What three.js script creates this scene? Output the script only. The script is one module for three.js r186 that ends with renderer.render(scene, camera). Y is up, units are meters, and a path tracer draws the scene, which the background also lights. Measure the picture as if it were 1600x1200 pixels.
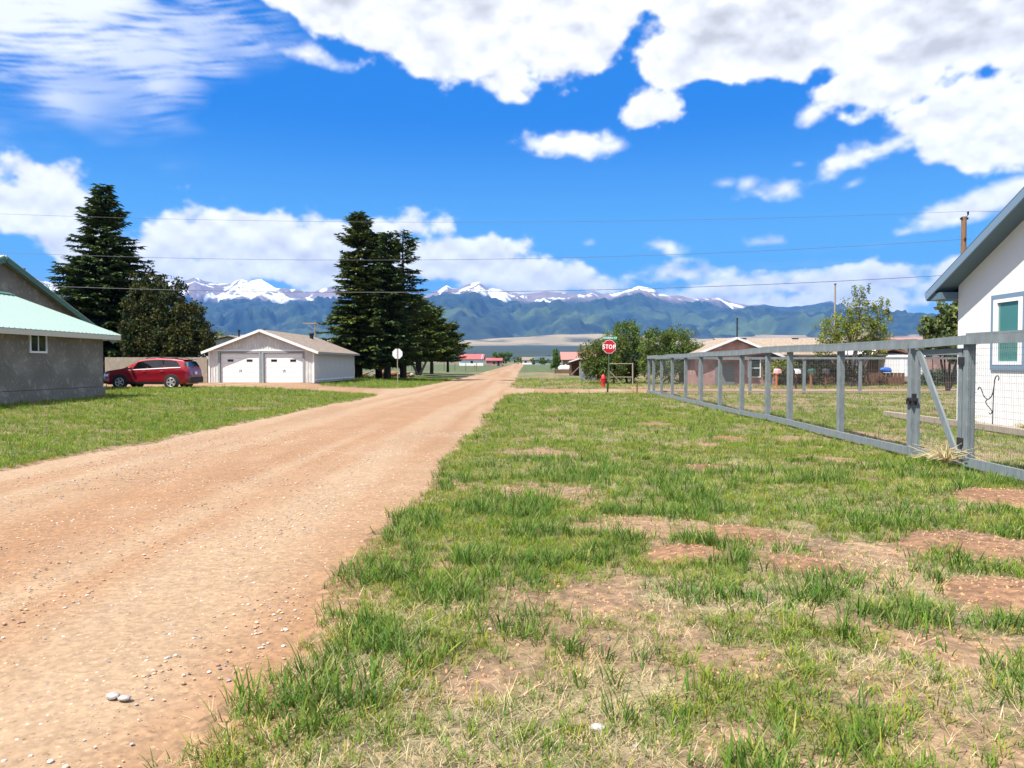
import * as THREE from 'three';
import { mergeGeometries } from 'three/addons/utils/BufferGeometryUtils.js';
import { RoundedBoxGeometry } from 'three/addons/geometries/RoundedBoxGeometry.js';

// ---------------------------------------------------------------- camera, exposure
const scene = new THREE.Scene();
const camera = new THREE.PerspectiveCamera(53.9, 4 / 3, 0.1, 60000);
camera.position.set(0, 1.65, 0);
camera.rotation.order = 'YXZ';
camera.rotation.set(-0.02627, 0.01864, 0);
const renderer = new THREE.WebGLRenderer();
renderer.toneMapping = THREE.LinearToneMapping;
renderer.toneMappingExposure = 2.15;
renderer.shadowMap.enabled = true;
const SUN = new THREE.Vector3(-0.4, 0.88, 0.33).normalize();
const sun = new THREE.DirectionalLight(new THREE.Color(1, 0.955, 0.88), 4.4);
sun.name = 'sun';
sun.position.copy(SUN).multiplyScalar(200);
sun.castShadow = true;
Object.assign(sun.shadow.camera, { left: -90, right: 90, top: 90, bottom: -90, near: 1, far: 500 });
sun.shadow.mapSize.set(4096, 4096);
scene.add(sun, sun.target);
scene.fog = new THREE.FogExp2(new THREE.Color(0.08, 0.36, 1.0), 0.000041);

// ---------------------------------------------------------------- noise and random
function rng(seed) { let s = seed | 0; return () => { s = (s + 0x6d2b79f5) | 0; let t = Math.imul(s ^ (s >>> 15), 1 | s); t = (t + Math.imul(t ^ (t >>> 7), 61 | t)) ^ t; return ((t ^ (t >>> 14)) >>> 0) / 4294967296; }; }
const PERM = (() => { const r = rng(77), p = new Uint8Array(512), a = [...Array(256).keys()]; for (let i = 255; i > 0; i--) { const j = Math.floor(r() * (i + 1)); [a[i], a[j]] = [a[j], a[i]]; } for (let i = 0; i < 512; i++) p[i] = a[i & 255]; return p; })();
const RAND = (() => { const r = rng(5), a = new Float32Array(256); for (let i = 0; i < 256; i++) a[i] = r(); return a; })();
const fade = (t) => t * t * (3 - 2 * t);
function n2(x, y) {
  const ix = Math.floor(x), iy = Math.floor(y), fx = fade(x - ix), fy = fade(y - iy), X = ix & 255, Y = iy & 255;
  const a = RAND[PERM[X + PERM[Y]]], b = RAND[PERM[((X + 1) & 255) + PERM[Y]]], c = RAND[PERM[X + PERM[(Y + 1) & 255]]], d = RAND[PERM[((X + 1) & 255) + PERM[(Y + 1) & 255]]];
  return a + (b - a) * fx + (c - a) * fy + (a - b - c + d) * fx * fy;
}
function n3(x, y, z) {
  const iz = Math.floor(z), fz = fade(z - iz), o = PERM[iz & 255], q = PERM[(iz + 1) & 255];
  const a = n2(x + o * 1.37, y + o * 2.11), b = n2(x + q * 1.37, y + q * 2.11);
  return a + (b - a) * fz;
}
function fbm(x, y, o = 4) { let s = 0, a = 0.5, t = 0; for (let i = 0; i < o; i++) { s += a * n2(x, y); t += a; a *= 0.5; x = x * 2.03 + 17.1; y = y * 2.03 + 5.7; } return s / t; }
function fbm3(x, y, z, o = 5) { let s = 0, a = 0.5, t = 0; for (let i = 0; i < o; i++) { s += a * n3(x, y, z); t += a; a *= 0.52; x = x * 2.07 + 3.1; y = y * 2.07 + 7.3; z = z * 2.07 + 1.9; } return s / t; }
const ss = (a, b, x) => { const t = Math.min(1, Math.max(0, (x - a) / (b - a))); return t * t * (3 - 2 * t); };
const lerp = (a, b, t) => a + (b - a) * t, clamp = (x, a = 0, b = 1) => Math.min(b, Math.max(a, x));
const mix3 = (a, b, t) => [lerp(a[0], b[0], t), lerp(a[1], b[1], t), lerp(a[2], b[2], t)];

// ---------------------------------------------------------------- the sky: deep blue with cumulus and a patch of cirrus
function makeSky() {
  const W = 4096, H = 2048, data = new Float32Array(W * H * 4);
  const R2D = 180 / Math.PI;
  // clouds: azimuth from the road's direction, elevation, half width, half height (degrees), tilt, softness
  const C = [];
  const cl = (az, el, rx, ry, tilt = 0, soft = 1) => C.push([az, el, rx, ry, tilt, soft]);
  // great cloud overhead and the one to its right
  cl(-5, 25.5, 15.5, 4.6, -0.12); cl(-12, 26.5, 9.5, 3.6, -0.2); cl(2.5, 23.8, 7, 4.8, 0.1); cl(-1.5, 20.2, 2.4, 1.3); cl(-16, 21.4, 2.3, 0.75, -0.1); cl(-5, 30, 17, 5); cl(5.2, 21.8, 3.5, 2.2, 0.3);
  cl(21, 24.1, 13, 5.2, -0.05); cl(12, 22.1, 5.5, 3.6, 0.15); cl(9, 18.4, 2.6, 1.7); cl(30, 24.6, 11, 6.5); cl(15, 26.6, 9, 5); cl(25, 18.2, 4.4, 2.1, 0.05); cl(31, 15.5, 5, 2.7, 0.12); cl(36, 17.6, 5, 4); cl(24, 14, 3.9, 1.1, 0.22); cl(20.3, 16.9, 1.05, 0.8);
  cl(24, 30.6, 15, 5); cl(40, 27.6, 10, 7);
  cl(-9, 23.6, 9, 3, -0.15); cl(0, 22.6, 6, 3); cl(-3, 27, 14, 4); cl(17, 21.9, 7, 3.6, -0.05); cl(27, 21.1, 8, 3.5); cl(34, 20.6, 7, 4); cl(33, 13.8, 5, 2);
  // small ones
  cl(3.3, 16.1, 2.7, 1.05); cl(6.4, 15.9, 1.1, 0.5); cl(18.6, 12.2, 2.1, 0.75, 0.1); cl(14.6, 12.9, 0.7, 0.3); cl(16.2, 12.7, 0.7, 0.5); cl(23.1, 12.2, 0.7, 0.4, 0.4); cl(19.6, 13.8, 0.45, 0.25); cl(29.3, 9.7, 3, 0.95, 0.25); cl(32, 10.6, 1.8, 0.8, 0.3);
  // bank along the mountains
  cl(-34, 9.8, 4.6, 2.4); cl(-38, 10.8, 5, 2.6); cl(-30, 7.6, 4, 2.2); cl(-24, 8.4, 4.2, 2.3, -0.1); cl(-19.5, 8.4, 5, 2.5, -0.15); cl(-15, 7.2, 5, 2.4); cl(-26, 6.4, 9, 1.9); cl(-8.2, 10, 3, 1.5); cl(-8, 7.6, 5, 2.7); cl(-3.5, 7.4, 4, 2.2, -0.1); cl(1, 6.5, 4.5, 1.7, -0.1); cl(4.8, 5.9, 4, 1.2); cl(-2, 4.9, 9, 1.4);
  cl(10.2, 8.7, 2, 0.8); cl(11.3, 6.6, 4.4, 0.95); cl(17.5, 8.7, 1.8, 0.5); cl(21, 5.4, 7.5, 1.4); cl(26, 5.6, 6, 1.5); cl(33, 5.2, 8, 1.5); cl(4.6, 9, 0.5, 0.3); cl(12, 4.6, 6, 1.2); cl(19, 4.4, 6, 1.5); cl(24, 4.6, 5, 1.9); cl(29, 5, 5, 1.9); cl(16.5, 5.4, 3, 1.1); cl(15, 4.6, 6, 0.9); cl(20, 7, 5, 0.5, 0, 3); cl(24, 8, 6, 0.4, 0.05, 3);
  // the rest of the sky round about, of the same kind
  const r = rng(11);
  for (let i = 0; i < 95; i++) {
    const az = 42 + r() * 276, el = 4 + Math.pow(r(), 1.3) * 62, k = 0.5 + r() * 1.2;
    const w = (4 + r() * 10) * k / Math.cos(Math.min(el, 70) / R2D) ** 0.5;
    if (az > 318 - w * 1.5 - 4 || az < 42 + w * 0.6) continue;
    cl(az > 180 ? az - 360 : az, el, w, (1.5 + r() * 3) * k * (0.5 + el / 50), (r() - 0.5) * 0.4);
  }
  for (let i = 0; i < 16; i++) cl(r() * 360 - 180, 40 + r() * 40, 12 + r() * 16, 4 + r() * 5, (r() - 0.5) * 0.5);
  const ZEN = [0.006, 0.088, 0.36], MID = [0.015, 0.14, 0.47], LOW = [0.09, 0.29, 0.57], HOR = [0.3, 0.45, 0.6];
  for (let row = 0; row < H; row++) {
    const el = ((row + 0.5) / H - 0.5) * 180;
    if (el < -1) { for (let col = 0; col < W; col++) { const i = (row * W + col) * 4; data[i] = 0.3; data[i + 1] = 0.32; data[i + 2] = 0.3; data[i + 3] = 1; } continue; }
    const ce = Math.cos(el / R2D), se = Math.sin(el / R2D);
    let base = el < 8 ? mix3(HOR, LOW, ss(0, 8, el)) : el < 19 ? mix3(LOW, MID, ss(7, 19, el)) : mix3(MID, ZEN, ss(17, 40, el));
    const near = C.filter((c) => Math.abs(el - c[1]) < c[3] * 1.9 + Math.abs(c[4]) * c[2] + 3.2);
    for (let col = 0; col < W; col++) {
      const round = ((col + 0.5) / W - 0.5) * 2 * Math.PI, x = Math.cos(round) * ce, z = Math.sin(round) * ce;
      let az = round * R2D + 90; if (az > 180) az -= 360;
      let best = -9, soft = 1, depth = 0, low = 0, n = -1, nb = 0;
      for (const c of near) {
        let da = az - c[0]; if (da > 180) da -= 360; if (da < -180) da += 360;
        da *= ce;
        if (Math.abs(da) > c[2] * 1.7 + 3) continue;
        const dy = el - c[1], ct = Math.cos(c[4]), st = Math.sin(c[4]), u = (da * ct + dy * st) / c[2];
        let v = (-da * st + dy * ct) / c[3]; if (v < 0) v *= 1.25;
        const m = Math.min(c[2], c[3]), d = (1 - Math.sqrt(u * u + v * v)) * m;
        if (n < 0) { n = fbm3(x * 9 + 20, se * 15 + 20, z * 9 + 20, 3); nb = fbm3(x * 34 + 5, se * 50 + 9, z * 34 + 5, 6); }
        const A = Math.min(5.5, m * 1.5), f = d + Math.min(0.55, m * 0.2) + (n - 0.5) * A * 1.3 + (nb - 0.5) * Math.min(3.2, m * 1.9);
        if (f > best) { best = f; soft = c[5]; }
        if (f > 0) { depth = Math.max(depth, Math.min(f, 5)); low = Math.max(low, clamp(0.5 - v * 0.6)); }
      }
      let col3 = base;
      // cirrus to the left of the great cloud: combed fibres
      const ca = (az + 34) * ce, cb = el - 22.5;
      if (Math.abs(ca) < 18 && Math.abs(cb) < 13) {
        const edge = 1 - Math.hypot(ca / 14, cb / 10.5) + (fbm(az * 0.16 + 3, el * 0.3 + 9, 3) - 0.5) * 1.1;
        const warp = fbm(az * 0.1, el * 0.14, 3) * 1.6, line = el - az * 0.16 + warp, fib = 0.55 * fbm(az * 0.3 + 7, line * 2.6, 4) + 0.45 * fbm(az * 0.55, line * 7.5 + 11, 3), body = fbm(az * 0.2 + 1, el * 0.35 + 4, 4);
        const a = ss(0.0, 0.6, edge) * clamp(ss(0.34, 0.62, fib * 0.6 + body * 0.4 + edge * 0.14) * 0.75 + ss(0.45, 0.9, edge) * 0.3);
        col3 = mix3(col3, [0.6, 0.62, 0.66], a);
      }
      if (best > -0.2) {
        const a = ss(-0.14, 0.62 * soft + 0.12, best) * (soft > 1 ? 0.35 : 1);
        const up = fbm3(x * 34 + 5, (se + 0.012) * 50 + 9, z * 34 + 5, 4), relief = (nb - up) * 1.5;
        const grey = ss(0.9, 4.2, depth) * (0.25 + 0.75 * low) * ss(0.3, 0.62, fbm3(x * 13 + 2, se * 22 + 4, z * 13 + 8, 3));
        const b = clamp(0.66 + relief * 0.3 - grey * 0.2, 0.4, 0.78);
        col3 = mix3(col3, [b * 0.985, b * 0.993, b * 1.02], a);
      }
      const i = (row * W + col) * 4;
      data[i] = col3[0] * 0.84; data[i + 1] = col3[1] * 0.84; data[i + 2] = col3[2] * 0.84; data[i + 3] = 1;
    }
  }
  const t = new THREE.DataTexture(data, W, H, THREE.RGBAFormat, THREE.FloatType);
  t.mapping = THREE.EquirectangularReflectionMapping; t.magFilter = THREE.LinearFilter; t.needsUpdate = true;
  scene.background = t; scene.environment = t;
}
makeSky();
// ---------------------------------------------------------------- helpers
const used = {};
function numbered(n) { if (used[n] === undefined) { used[n] = 0; return n; } used[n]++; return n + '_' + String(used[n]).padStart(3, '0'); }
function tag(o, label, category, group) { o.userData.label = label; o.userData.category = category; if (group) o.userData.group = group; return o; }
function shadows(m) { m.castShadow = true; m.receiveShadow = true; return m; }
function mesh(name, geo, mat, parent, kind) {
  const m = shadows(new THREE.Mesh(Array.isArray(geo) ? merge(geo) : geo, mat)); m.name = parent ? name : numbered(name); (parent || scene).add(m);
  if (kind) m.userData.kind = kind; return m;
}
function group(name, label, category, x = 0, y = 0, z = 0, ry = 0, grp) { const g = new THREE.Group(); g.name = numbered(name); g.position.set(x, y, z); g.rotation.y = ry; scene.add(g); return tag(g, label, category, grp); }
function plain(g) { const o = g.index ? g.toNonIndexed() : g; for (const k of Object.keys(o.attributes)) if (!['position', 'normal', 'uv'].includes(k)) o.deleteAttribute(k); if (!o.attributes.normal) o.computeVertexNormals(); if (!o.attributes.uv) o.setAttribute('uv', new THREE.BufferAttribute(new Float32Array(o.attributes.position.count * 2), 2)); return o; }
function merge(list) { return mergeGeometries(list.map(plain)); }
// planar uv in metres by the way each face points
function uvm(g, s = 1) {
  g = plain(g); const p = g.attributes.position, uv = g.attributes.uv, a = new THREE.Vector3(), b = new THREE.Vector3(), c = new THREE.Vector3();
  for (let i = 0; i < p.count; i += 3) {
    a.fromBufferAttribute(p, i); b.fromBufferAttribute(p, i + 1); c.fromBufferAttribute(p, i + 2);
    const n = b.clone().sub(a).cross(c.clone().sub(a)), ax = Math.abs(n.x), ay = Math.abs(n.y), az = Math.abs(n.z);
    [a, b, c].forEach((v, k) => { const [u, w] = ax >= ay && ax >= az ? [v.z, v.y] : ay >= az ? [v.x, v.z] : [v.x, v.y]; uv.setXY(i + k, u / s, w / s); });
  }
  return g;
}
const box = (w, h, d, x = 0, y = 0, z = 0) => new THREE.BoxGeometry(w, h, d).translate(x, y, z);
const rbox = (w, h, d, x = 0, y = 0, z = 0, r = 0.01) => new RoundedBoxGeometry(w, h, d, 1, r).translate(x, y, z);
const cyl = (r0, r1, h, x = 0, y = 0, z = 0, n = 10) => new THREE.CylinderGeometry(r1, r0, h, n).translate(x, y + h / 2, z);
function bar(a, b, w, h = w) { // a beam from a to b
  const A = new THREE.Vector3(...a), B = new THREE.Vector3(...b), d = B.clone().sub(A), g = new THREE.BoxGeometry(w, h, d.length());
  const m = new THREE.Matrix4().lookAt(B, A, Math.abs(d.y) > d.length() * 0.99 ? new THREE.Vector3(0, 0, 1) : new THREE.Vector3(0, 1, 0)); m.setPosition(A.add(B).multiplyScalar(0.5)); return g.applyMatrix4(m);
}
function rod(a, b, r0, r1 = r0, n = 6) {
  const A = new THREE.Vector3(...a), B = new THREE.Vector3(...b), d = B.clone().sub(A), g = new THREE.CylinderGeometry(r1, r0, d.length(), n);
  g.applyQuaternion(new THREE.Quaternion().setFromUnitVectors(new THREE.Vector3(0, 1, 0), d.clone().normalize())); return g.translate((A.x + B.x) / 2, (A.y + B.y) / 2, (A.z + B.z) / 2);
}
function tube(pts, r, seg = 24, n = 6) { return new THREE.TubeGeometry(new THREE.CatmullRomCurve3(pts.map((p) => new THREE.Vector3(...p))), seg, r, n); }
function prism(pts, z0, z1) { // polygon in x,y pushed from z0 to z1
  const s = new THREE.Shape(pts.map(([x, y]) => new THREE.Vector2(x, y))); return new THREE.ExtrudeGeometry(s, { depth: z1 - z0, bevelEnabled: false }).translate(0, 0, z0);
}
function quad(a, b, c, d) { const g = new THREE.BufferGeometry(); g.setAttribute('position', new THREE.BufferAttribute(new Float32Array([...a, ...b, ...c, ...a, ...c, ...d]), 3)); g.computeVertexNormals(); return g; }
function slab(a, b, c, d, t) { // a plate of thickness t below the quad a b c d
  const n = new THREE.Vector3(...b).sub(new THREE.Vector3(...a)).cross(new THREE.Vector3(...d).sub(new THREE.Vector3(...a))).normalize().multiplyScalar(-t), q = [a, b, c, d].map((p) => [p[0] + n.x, p[1] + n.y, p[2] + n.z]);
  return merge([quad(a, b, c, d), quad(q[3], q[2], q[1], q[0]), quad(b, a, q[0], q[1]), quad(c, b, q[1], q[2]), quad(d, c, q[2], q[3]), quad(a, d, q[3], q[0])]);
}
// textures: f(u, v) -> [r, g, b] in sRGB 0..1, tiling is the maker's business
function tex(n, f, srgb = true) {
  const d = new Uint8Array(n * n * 4);
  for (let y = 0; y < n; y++) for (let x = 0; x < n; x++) { const c = f(x / n, y / n, x, y), i = (y * n + x) * 4; d[i] = clamp(c[0]) * 255; d[i + 1] = clamp(c[1]) * 255; d[i + 2] = clamp(c[2]) * 255; d[i + 3] = 255; }
  const t = new THREE.DataTexture(d, n, n); t.wrapS = t.wrapT = THREE.RepeatWrapping; t.magFilter = THREE.LinearFilter; t.minFilter = THREE.LinearFilter; if (srgb) t.colorSpace = THREE.SRGBColorSpace; t.needsUpdate = true; return t;
}
// noise that tiles over the unit square
function tn(u, v, f, o = 4) {
  let s = 0, a = 0.5, t = 0;
  for (let i = 0; i < o; i++) {
    const F = f << i, x = u * F, y = v * F, ix = Math.floor(x), iy = Math.floor(y), fx = fade(x - ix), fy = fade(y - iy), x1 = (ix + 1) % F, y1 = (iy + 1) % F, p = PERM[(iy + i * 31) & 255], q = PERM[(y1 + i * 31) & 255];
    const A = RAND[PERM[(ix & 255) + p]], B = RAND[PERM[(x1 & 255) + p]], C = RAND[PERM[(ix & 255) + q]], D = RAND[PERM[(x1 & 255) + q]];
    s += a * (A + (B - A) * fx + (C - A) * fy + (A - B - C + D) * fx * fy); t += a; a *= 0.5;
  }
  return s / t;
}
const std = (color, roughness = 0.9, extra = {}) => { const c = Array.isArray(color) ? new THREE.Color().setRGB(...color) : new THREE.Color(color); return new THREE.MeshStandardMaterial({ color: c, roughness, ...extra }); };

// ---------------------------------------------------------------- textures and materials
const grainTex = tex(2048, (() => { // gravelly dirt, near neutral: multiplies the vertex colours
  const r = rng(3), N = 2048, h = new Float32Array(N * N).fill(0);
  for (let k = 0; k < 60000; k++) { const cx = r() * N, cy = r() * N, q = Math.pow(r(), 5), rad = 0.7 + q * 5.5, b = (r() - 0.5) * (r() < 0.25 ? 1.1 : 0.6), sq = 0.6 + r() * 0.6, R = Math.ceil(rad); for (let y = -R; y <= R; y++) for (let x = -R; x <= R; x++) if (x * x + y * y * sq < rad * rad) h[((Math.floor(cy + y) + N) % N) * N + (Math.floor(cx + x) + N) % N] = b; }
  return (u, v, x, y) => { const g = 0.82 + (tn(u, v, 8, 4) - 0.5) * 0.07 + (tn(u, v, 128, 4) - 0.5) * 0.24 + h[y * 2048 + x] * 0.28; return [g, g * (1 + h[y * 2048 + x] * 0.05), g * (1 + h[y * 2048 + x] * 0.12)]; };
})());
const soilTex = tex(2048, (() => { // crumbly soil strewn with bits of straw
  const r = rng(8), N = 2048, h = new Float32Array(N * N).fill(0);
  for (let k = 0; k < 5200; k++) { let x = r() * N, y = r() * N, a = r() * 6.28; const L = 14 + r() * 46, b = 0.25 + r() * 0.5, da = (r() - 0.5) * 0.04; for (let i = 0; i < L; i++) { x += Math.cos(a); y += Math.sin(a); a += da; const i0 = ((Math.floor(y) + N) % N) * N + (Math.floor(x) + N) % N; h[i0] = b; h[((Math.floor(y) + 1 + N) % N) * N + (Math.floor(x) + N) % N] = b * 0.8; } }
  return (u, v, x, y) => { const s = h[y * 2048 + x], g = 0.72 + (tn(u, v, 8, 4) - 0.5) * 0.22 + (tn(u, v, 96, 5) - 0.5) * 0.5; return [g + s * 0.24, g + s * 0.27, g + s * 0.26]; };
})());
const bumpTex = tex(1024, (u, v) => { const g = tn(u, v, 48, 5) * 0.7 + tn(u, v, 200, 2) * 0.3; return [g, g, g]; }, false);
const mottle = tex(512, (u, v) => { const g = 0.86 + (tn(u, v, 4, 6) - 0.5) * 0.4; return [g, g, g]; });
const stuccoTex = tex(1024, (u, v) => { const w = tn(u, v, 6, 3), g = 0.82 + (tn(u, v, 3, 5) - 0.5) * 0.3, s = ss(0.6, 0.74, tn((u + w * 0.12) % 1, (v + w * 0.2) % 1, 20, 4)) * 0.14; return [g + s, g + s, g + s * 1.05]; });
const stuccoBump = tex(1024, (u, v) => { const g = ss(0.35, 0.7, tn(u, v, 26, 4)); return [g, g, g]; }, false);
const woodTex = tex(512, (u, v) => { const g = 0.88 + (tn(u, v, 4, 3) - 0.5) * 0.16 + (n2(u * 90 + tn(u, v, 4, 2) * 6, v * 5) - 0.5) * 0.14; return [g, g, g * 0.99]; });
const shingleTex = tex(1024, (u, v) => { const rows = 28, rI = Math.floor(v * rows), fv = v * rows - rI, cI = Math.floor(u * 24 + (rI % 2) * 0.5 + RAND[rI & 255]), t = RAND[(cI * 7 + rI * 31) & 255]; const g = 0.74 + t * 0.24 + (tn(u, v, 128, 2) - 0.5) * 0.3 - (fv < 0.12 ? 0.16 : 0); return [g, g, g]; });
const M = {
  ground: new THREE.MeshStandardMaterial({ map: soilTex, vertexColors: true, roughness: 1, bumpMap: bumpTex, bumpScale: 0.02 }),
  road: new THREE.MeshStandardMaterial({ map: grainTex, vertexColors: true, roughness: 1, bumpMap: bumpTex, bumpScale: 0.004 }),
  mountain: new THREE.MeshStandardMaterial({ vertexColors: true, roughness: 1 }),
  greyStucco: std([0.32, 0.3, 0.245], 1, { map: stuccoTex, bumpMap: stuccoBump, bumpScale: 0.006 }),
  whiteStucco: std([0.78, 0.765, 0.745], 1, { bumpMap: bumpTex, bumpScale: 0.006 }),
  mint: std([0.37, 0.475, 0.43], 0.6), darkGreen: std([0.05, 0.14, 0.1], 0.6), cream: std([0.55, 0.52, 0.42], 0.8),
  white: std([0.76, 0.76, 0.75], 0.7), whiteWood: std([0.8, 0.79, 0.77], 0.85, { map: woodTex }), greyTrim: std([0.26, 0.3, 0.32], 0.75),
  shingle: std([0.34, 0.27, 0.21], 1, { map: shingleTex }), shinglePale: std([0.42, 0.33, 0.25], 1, { map: shingleTex }),
  greyWood: std([0.235, 0.275, 0.295], 0.85, { map: woodTex }), oldWood: std([0.42, 0.35, 0.28], 0.95, { map: woodTex }), brownWood: std([0.2, 0.1, 0.06], 0.95, { map: woodTex }), pole: std([0.3, 0.17, 0.09], 0.95, { map: woodTex }),
  slate: std([0.1, 0.16, 0.21], 0.7), slateDark: std([0.06, 0.09, 0.11], 0.7), blueTrim: std([0.16, 0.24, 0.33], 0.65),
  glass: new THREE.MeshPhysicalMaterial({ color: 0x1c2a2c, roughness: 0.06, metalness: 0, clearcoat: 1, clearcoatRoughness: 0.03 }),
  tealGlass: new THREE.MeshPhysicalMaterial({ color: new THREE.Color().setRGB(0.06, 0.2, 0.19), roughness: 0.08, clearcoat: 1, clearcoatRoughness: 0.04 }),
  black: std([0.012, 0.012, 0.013], 0.6), iron: std([0.02, 0.02, 0.022], 0.5), steel: std([0.5, 0.5, 0.5], 0.45, { metalness: 0.7 }), galv: std([0.36, 0.42, 0.45], 0.5, { metalness: 0.5, map: mottle }), wire: std([0.2, 0.21, 0.21], 0.6, { metalness: 0.3 }),
  cable: std([0.12, 0.12, 0.12], 0.7),
  bark: std([0.045, 0.03, 0.022], 1, { bumpMap: bumpTex, bumpScale: 0.03 }), paleBark: std([0.2, 0.16, 0.13], 1), greyBark: std([0.26, 0.22, 0.2], 1),
  red: std([0.52, 0.012, 0.014], 0.45), signRed: std([0.5, 0.008, 0.012], 0.45), signWhite: std([0.82, 0.82, 0.82], 0.5), signGreen: std([0.0, 0.2, 0.09], 0.5), signBack: std([0.72, 0.72, 0.72], 0.5), greenPost: std([0.05, 0.11, 0.06], 0.7),
  pink: std([0.5, 0.3, 0.265], 0.9, { map: mottle }), roofRed: std([0.56, 0.14, 0.14], 0.6, { map: mottle }), roofPink: std([0.5, 0.24, 0.2], 0.7, { map: mottle }), brownWall: std([0.2, 0.135, 0.1], 0.95, { map: woodTex }),
  concrete: std([0.48, 0.4, 0.33], 1, { map: mottle }), stone: std([0.5, 0.46, 0.42], 0.95, { map: mottle }), redStone: std([0.36, 0.16, 0.1], 0.95, { map: mottle }), blueTarp: std([0.02, 0.12, 0.5], 0.6),
};

// ---------------------------------------------------------------- the lie of the land
const FAR = [[0, 0], [80, 0], [190, 0.5], [300, 1], [600, 2.3], [1200, 7], [2000, 15], [3500, 60], [5000, 122], [6500, 186], [8000, 262], [10000, 380], [40000, 380]];
function farRise(r) { for (let i = 1; i < FAR.length; i++) if (r < FAR[i][0]) { const [a, p] = FAR[i - 1], [b, q] = FAR[i]; return lerp(p, q, (r - a) / (b - a)); } return 380; }
const leftRise = (x, z) => 0.32 * ss(8.5, 17, -x) * ss(200, 120, Math.hypot(x, z));
// roads as a distance field: negative inside
const smin = (a, b, k) => { const h = clamp(0.5 + (b - a) / (2 * k)); return lerp(b, a, h) - k * h * (1 - h); };
function roadSd(x, z) {
  const wob = (fbm(x * 0.5 + 40, z * 0.5, 3) - 0.5) * 0.9, wf = (n2(x * 2.2, z * 2.2) - 0.5) * 0.22;
  const main = Math.abs(x + 4.75 - 0.25 * ss(10, 40, -z)) - 3.3, cross = Math.abs(z + 46.7) - 3.5, drive = Math.max(Math.abs(x + 18.8) - 4.3, Math.abs(z + 51.5) - 2.4);
  return smin(smin(main, cross, 4), drive, 1.5) + wob * 0.55 + wf;
}
const MOUNDS = [[3.98, -6.95, 0.62, 0.1], [3.5, -5.45, 0.55, 0.08], [2.05, -7.25, 0.42, 0.09], [1.4, -6.5, 0.36, 0.08], [2.3, -6.2, 0.34, 0.07], [4.4, -16.8, 0.5, 0.1], [6.0, -9.3, 0.75, 0.08], [2.9, -12.2, 0.4, 0.06], [3.6, -20.5, 0.5, 0.09]];
const BARE = [[0.1, -9.7, 0.9], [1.3, -4.2, 0.35], [-0.35, -3.9, 0.3], [0.5, -5.2, 0.4], [2.6, -4.5, 0.5], [1.1, -7.6, 0.7], [2.9, -6.6, 0.9], [0.2, -14, 0.8], [3.4, -15.6, 0.8], [5.2, -13.2, 0.5], [6.1, -17, 0.6], [5.6, -29, 0.9], [5.6, -36, 1.2], [0.9, -27, 0.7], [-10, -27, 0.8], [-12, -36, 0.8], [9.5, -19, 0.8], [9, -29, 1.2], [11.5, -34, 1.2], [14, -40, 1.6]];
function bare(x, z) { let b = 0; for (const [a, c, r] of MOUNDS) b = Math.max(b, ss(1.25, 0.75, Math.hypot(x - a, (z - c) * 1.15) / r + (n2(x * 3, z * 3) - 0.5) * 0.5)); for (const [a, c, r] of BARE) b = Math.max(b, 0.9 * ss(1.4, 0.5, Math.hypot(x - a, z - c) / (r * 0.8) + (n2(x * 3.4, z * 3.4) - 0.5) * 1.5)); return b; }
function ground(x, z) {
  const r = Math.hypot(x, z), off = r < 90 ? ss(0.2, 2.2, roadSd(x, z)) : 1;
  let y = farRise(r) + leftRise(x, z) + off * (r < 140 ? (fbm(x * 0.6, z * 0.6, 3) - 0.5) * 0.1 + (n2(x * 3.1, z * 3.1) - 0.5) * 0.025 : 0);
  if (r < 30) for (const [a, c, R, h] of MOUNDS) { const d = Math.hypot(x - a, z - c) / R; if (d < 1.3) y += 0.6 * h * ss(1.3, 0, d) * (0.85 + 0.3 * n2(x * 9, z * 9)); }
  if (r < 90) y -= 0.1 * ss(0.25, -0.5, roadSd(x, z));
  if (r > 4500 && r < 9000) y += 75 * Math.exp(-(((x - 520) / 900) ** 2 + ((z + 6600) / 500) ** 2)) * (0.8 + 0.4 * fbm(x * 0.004, z * 0.004, 3));
  return y;
}
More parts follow.
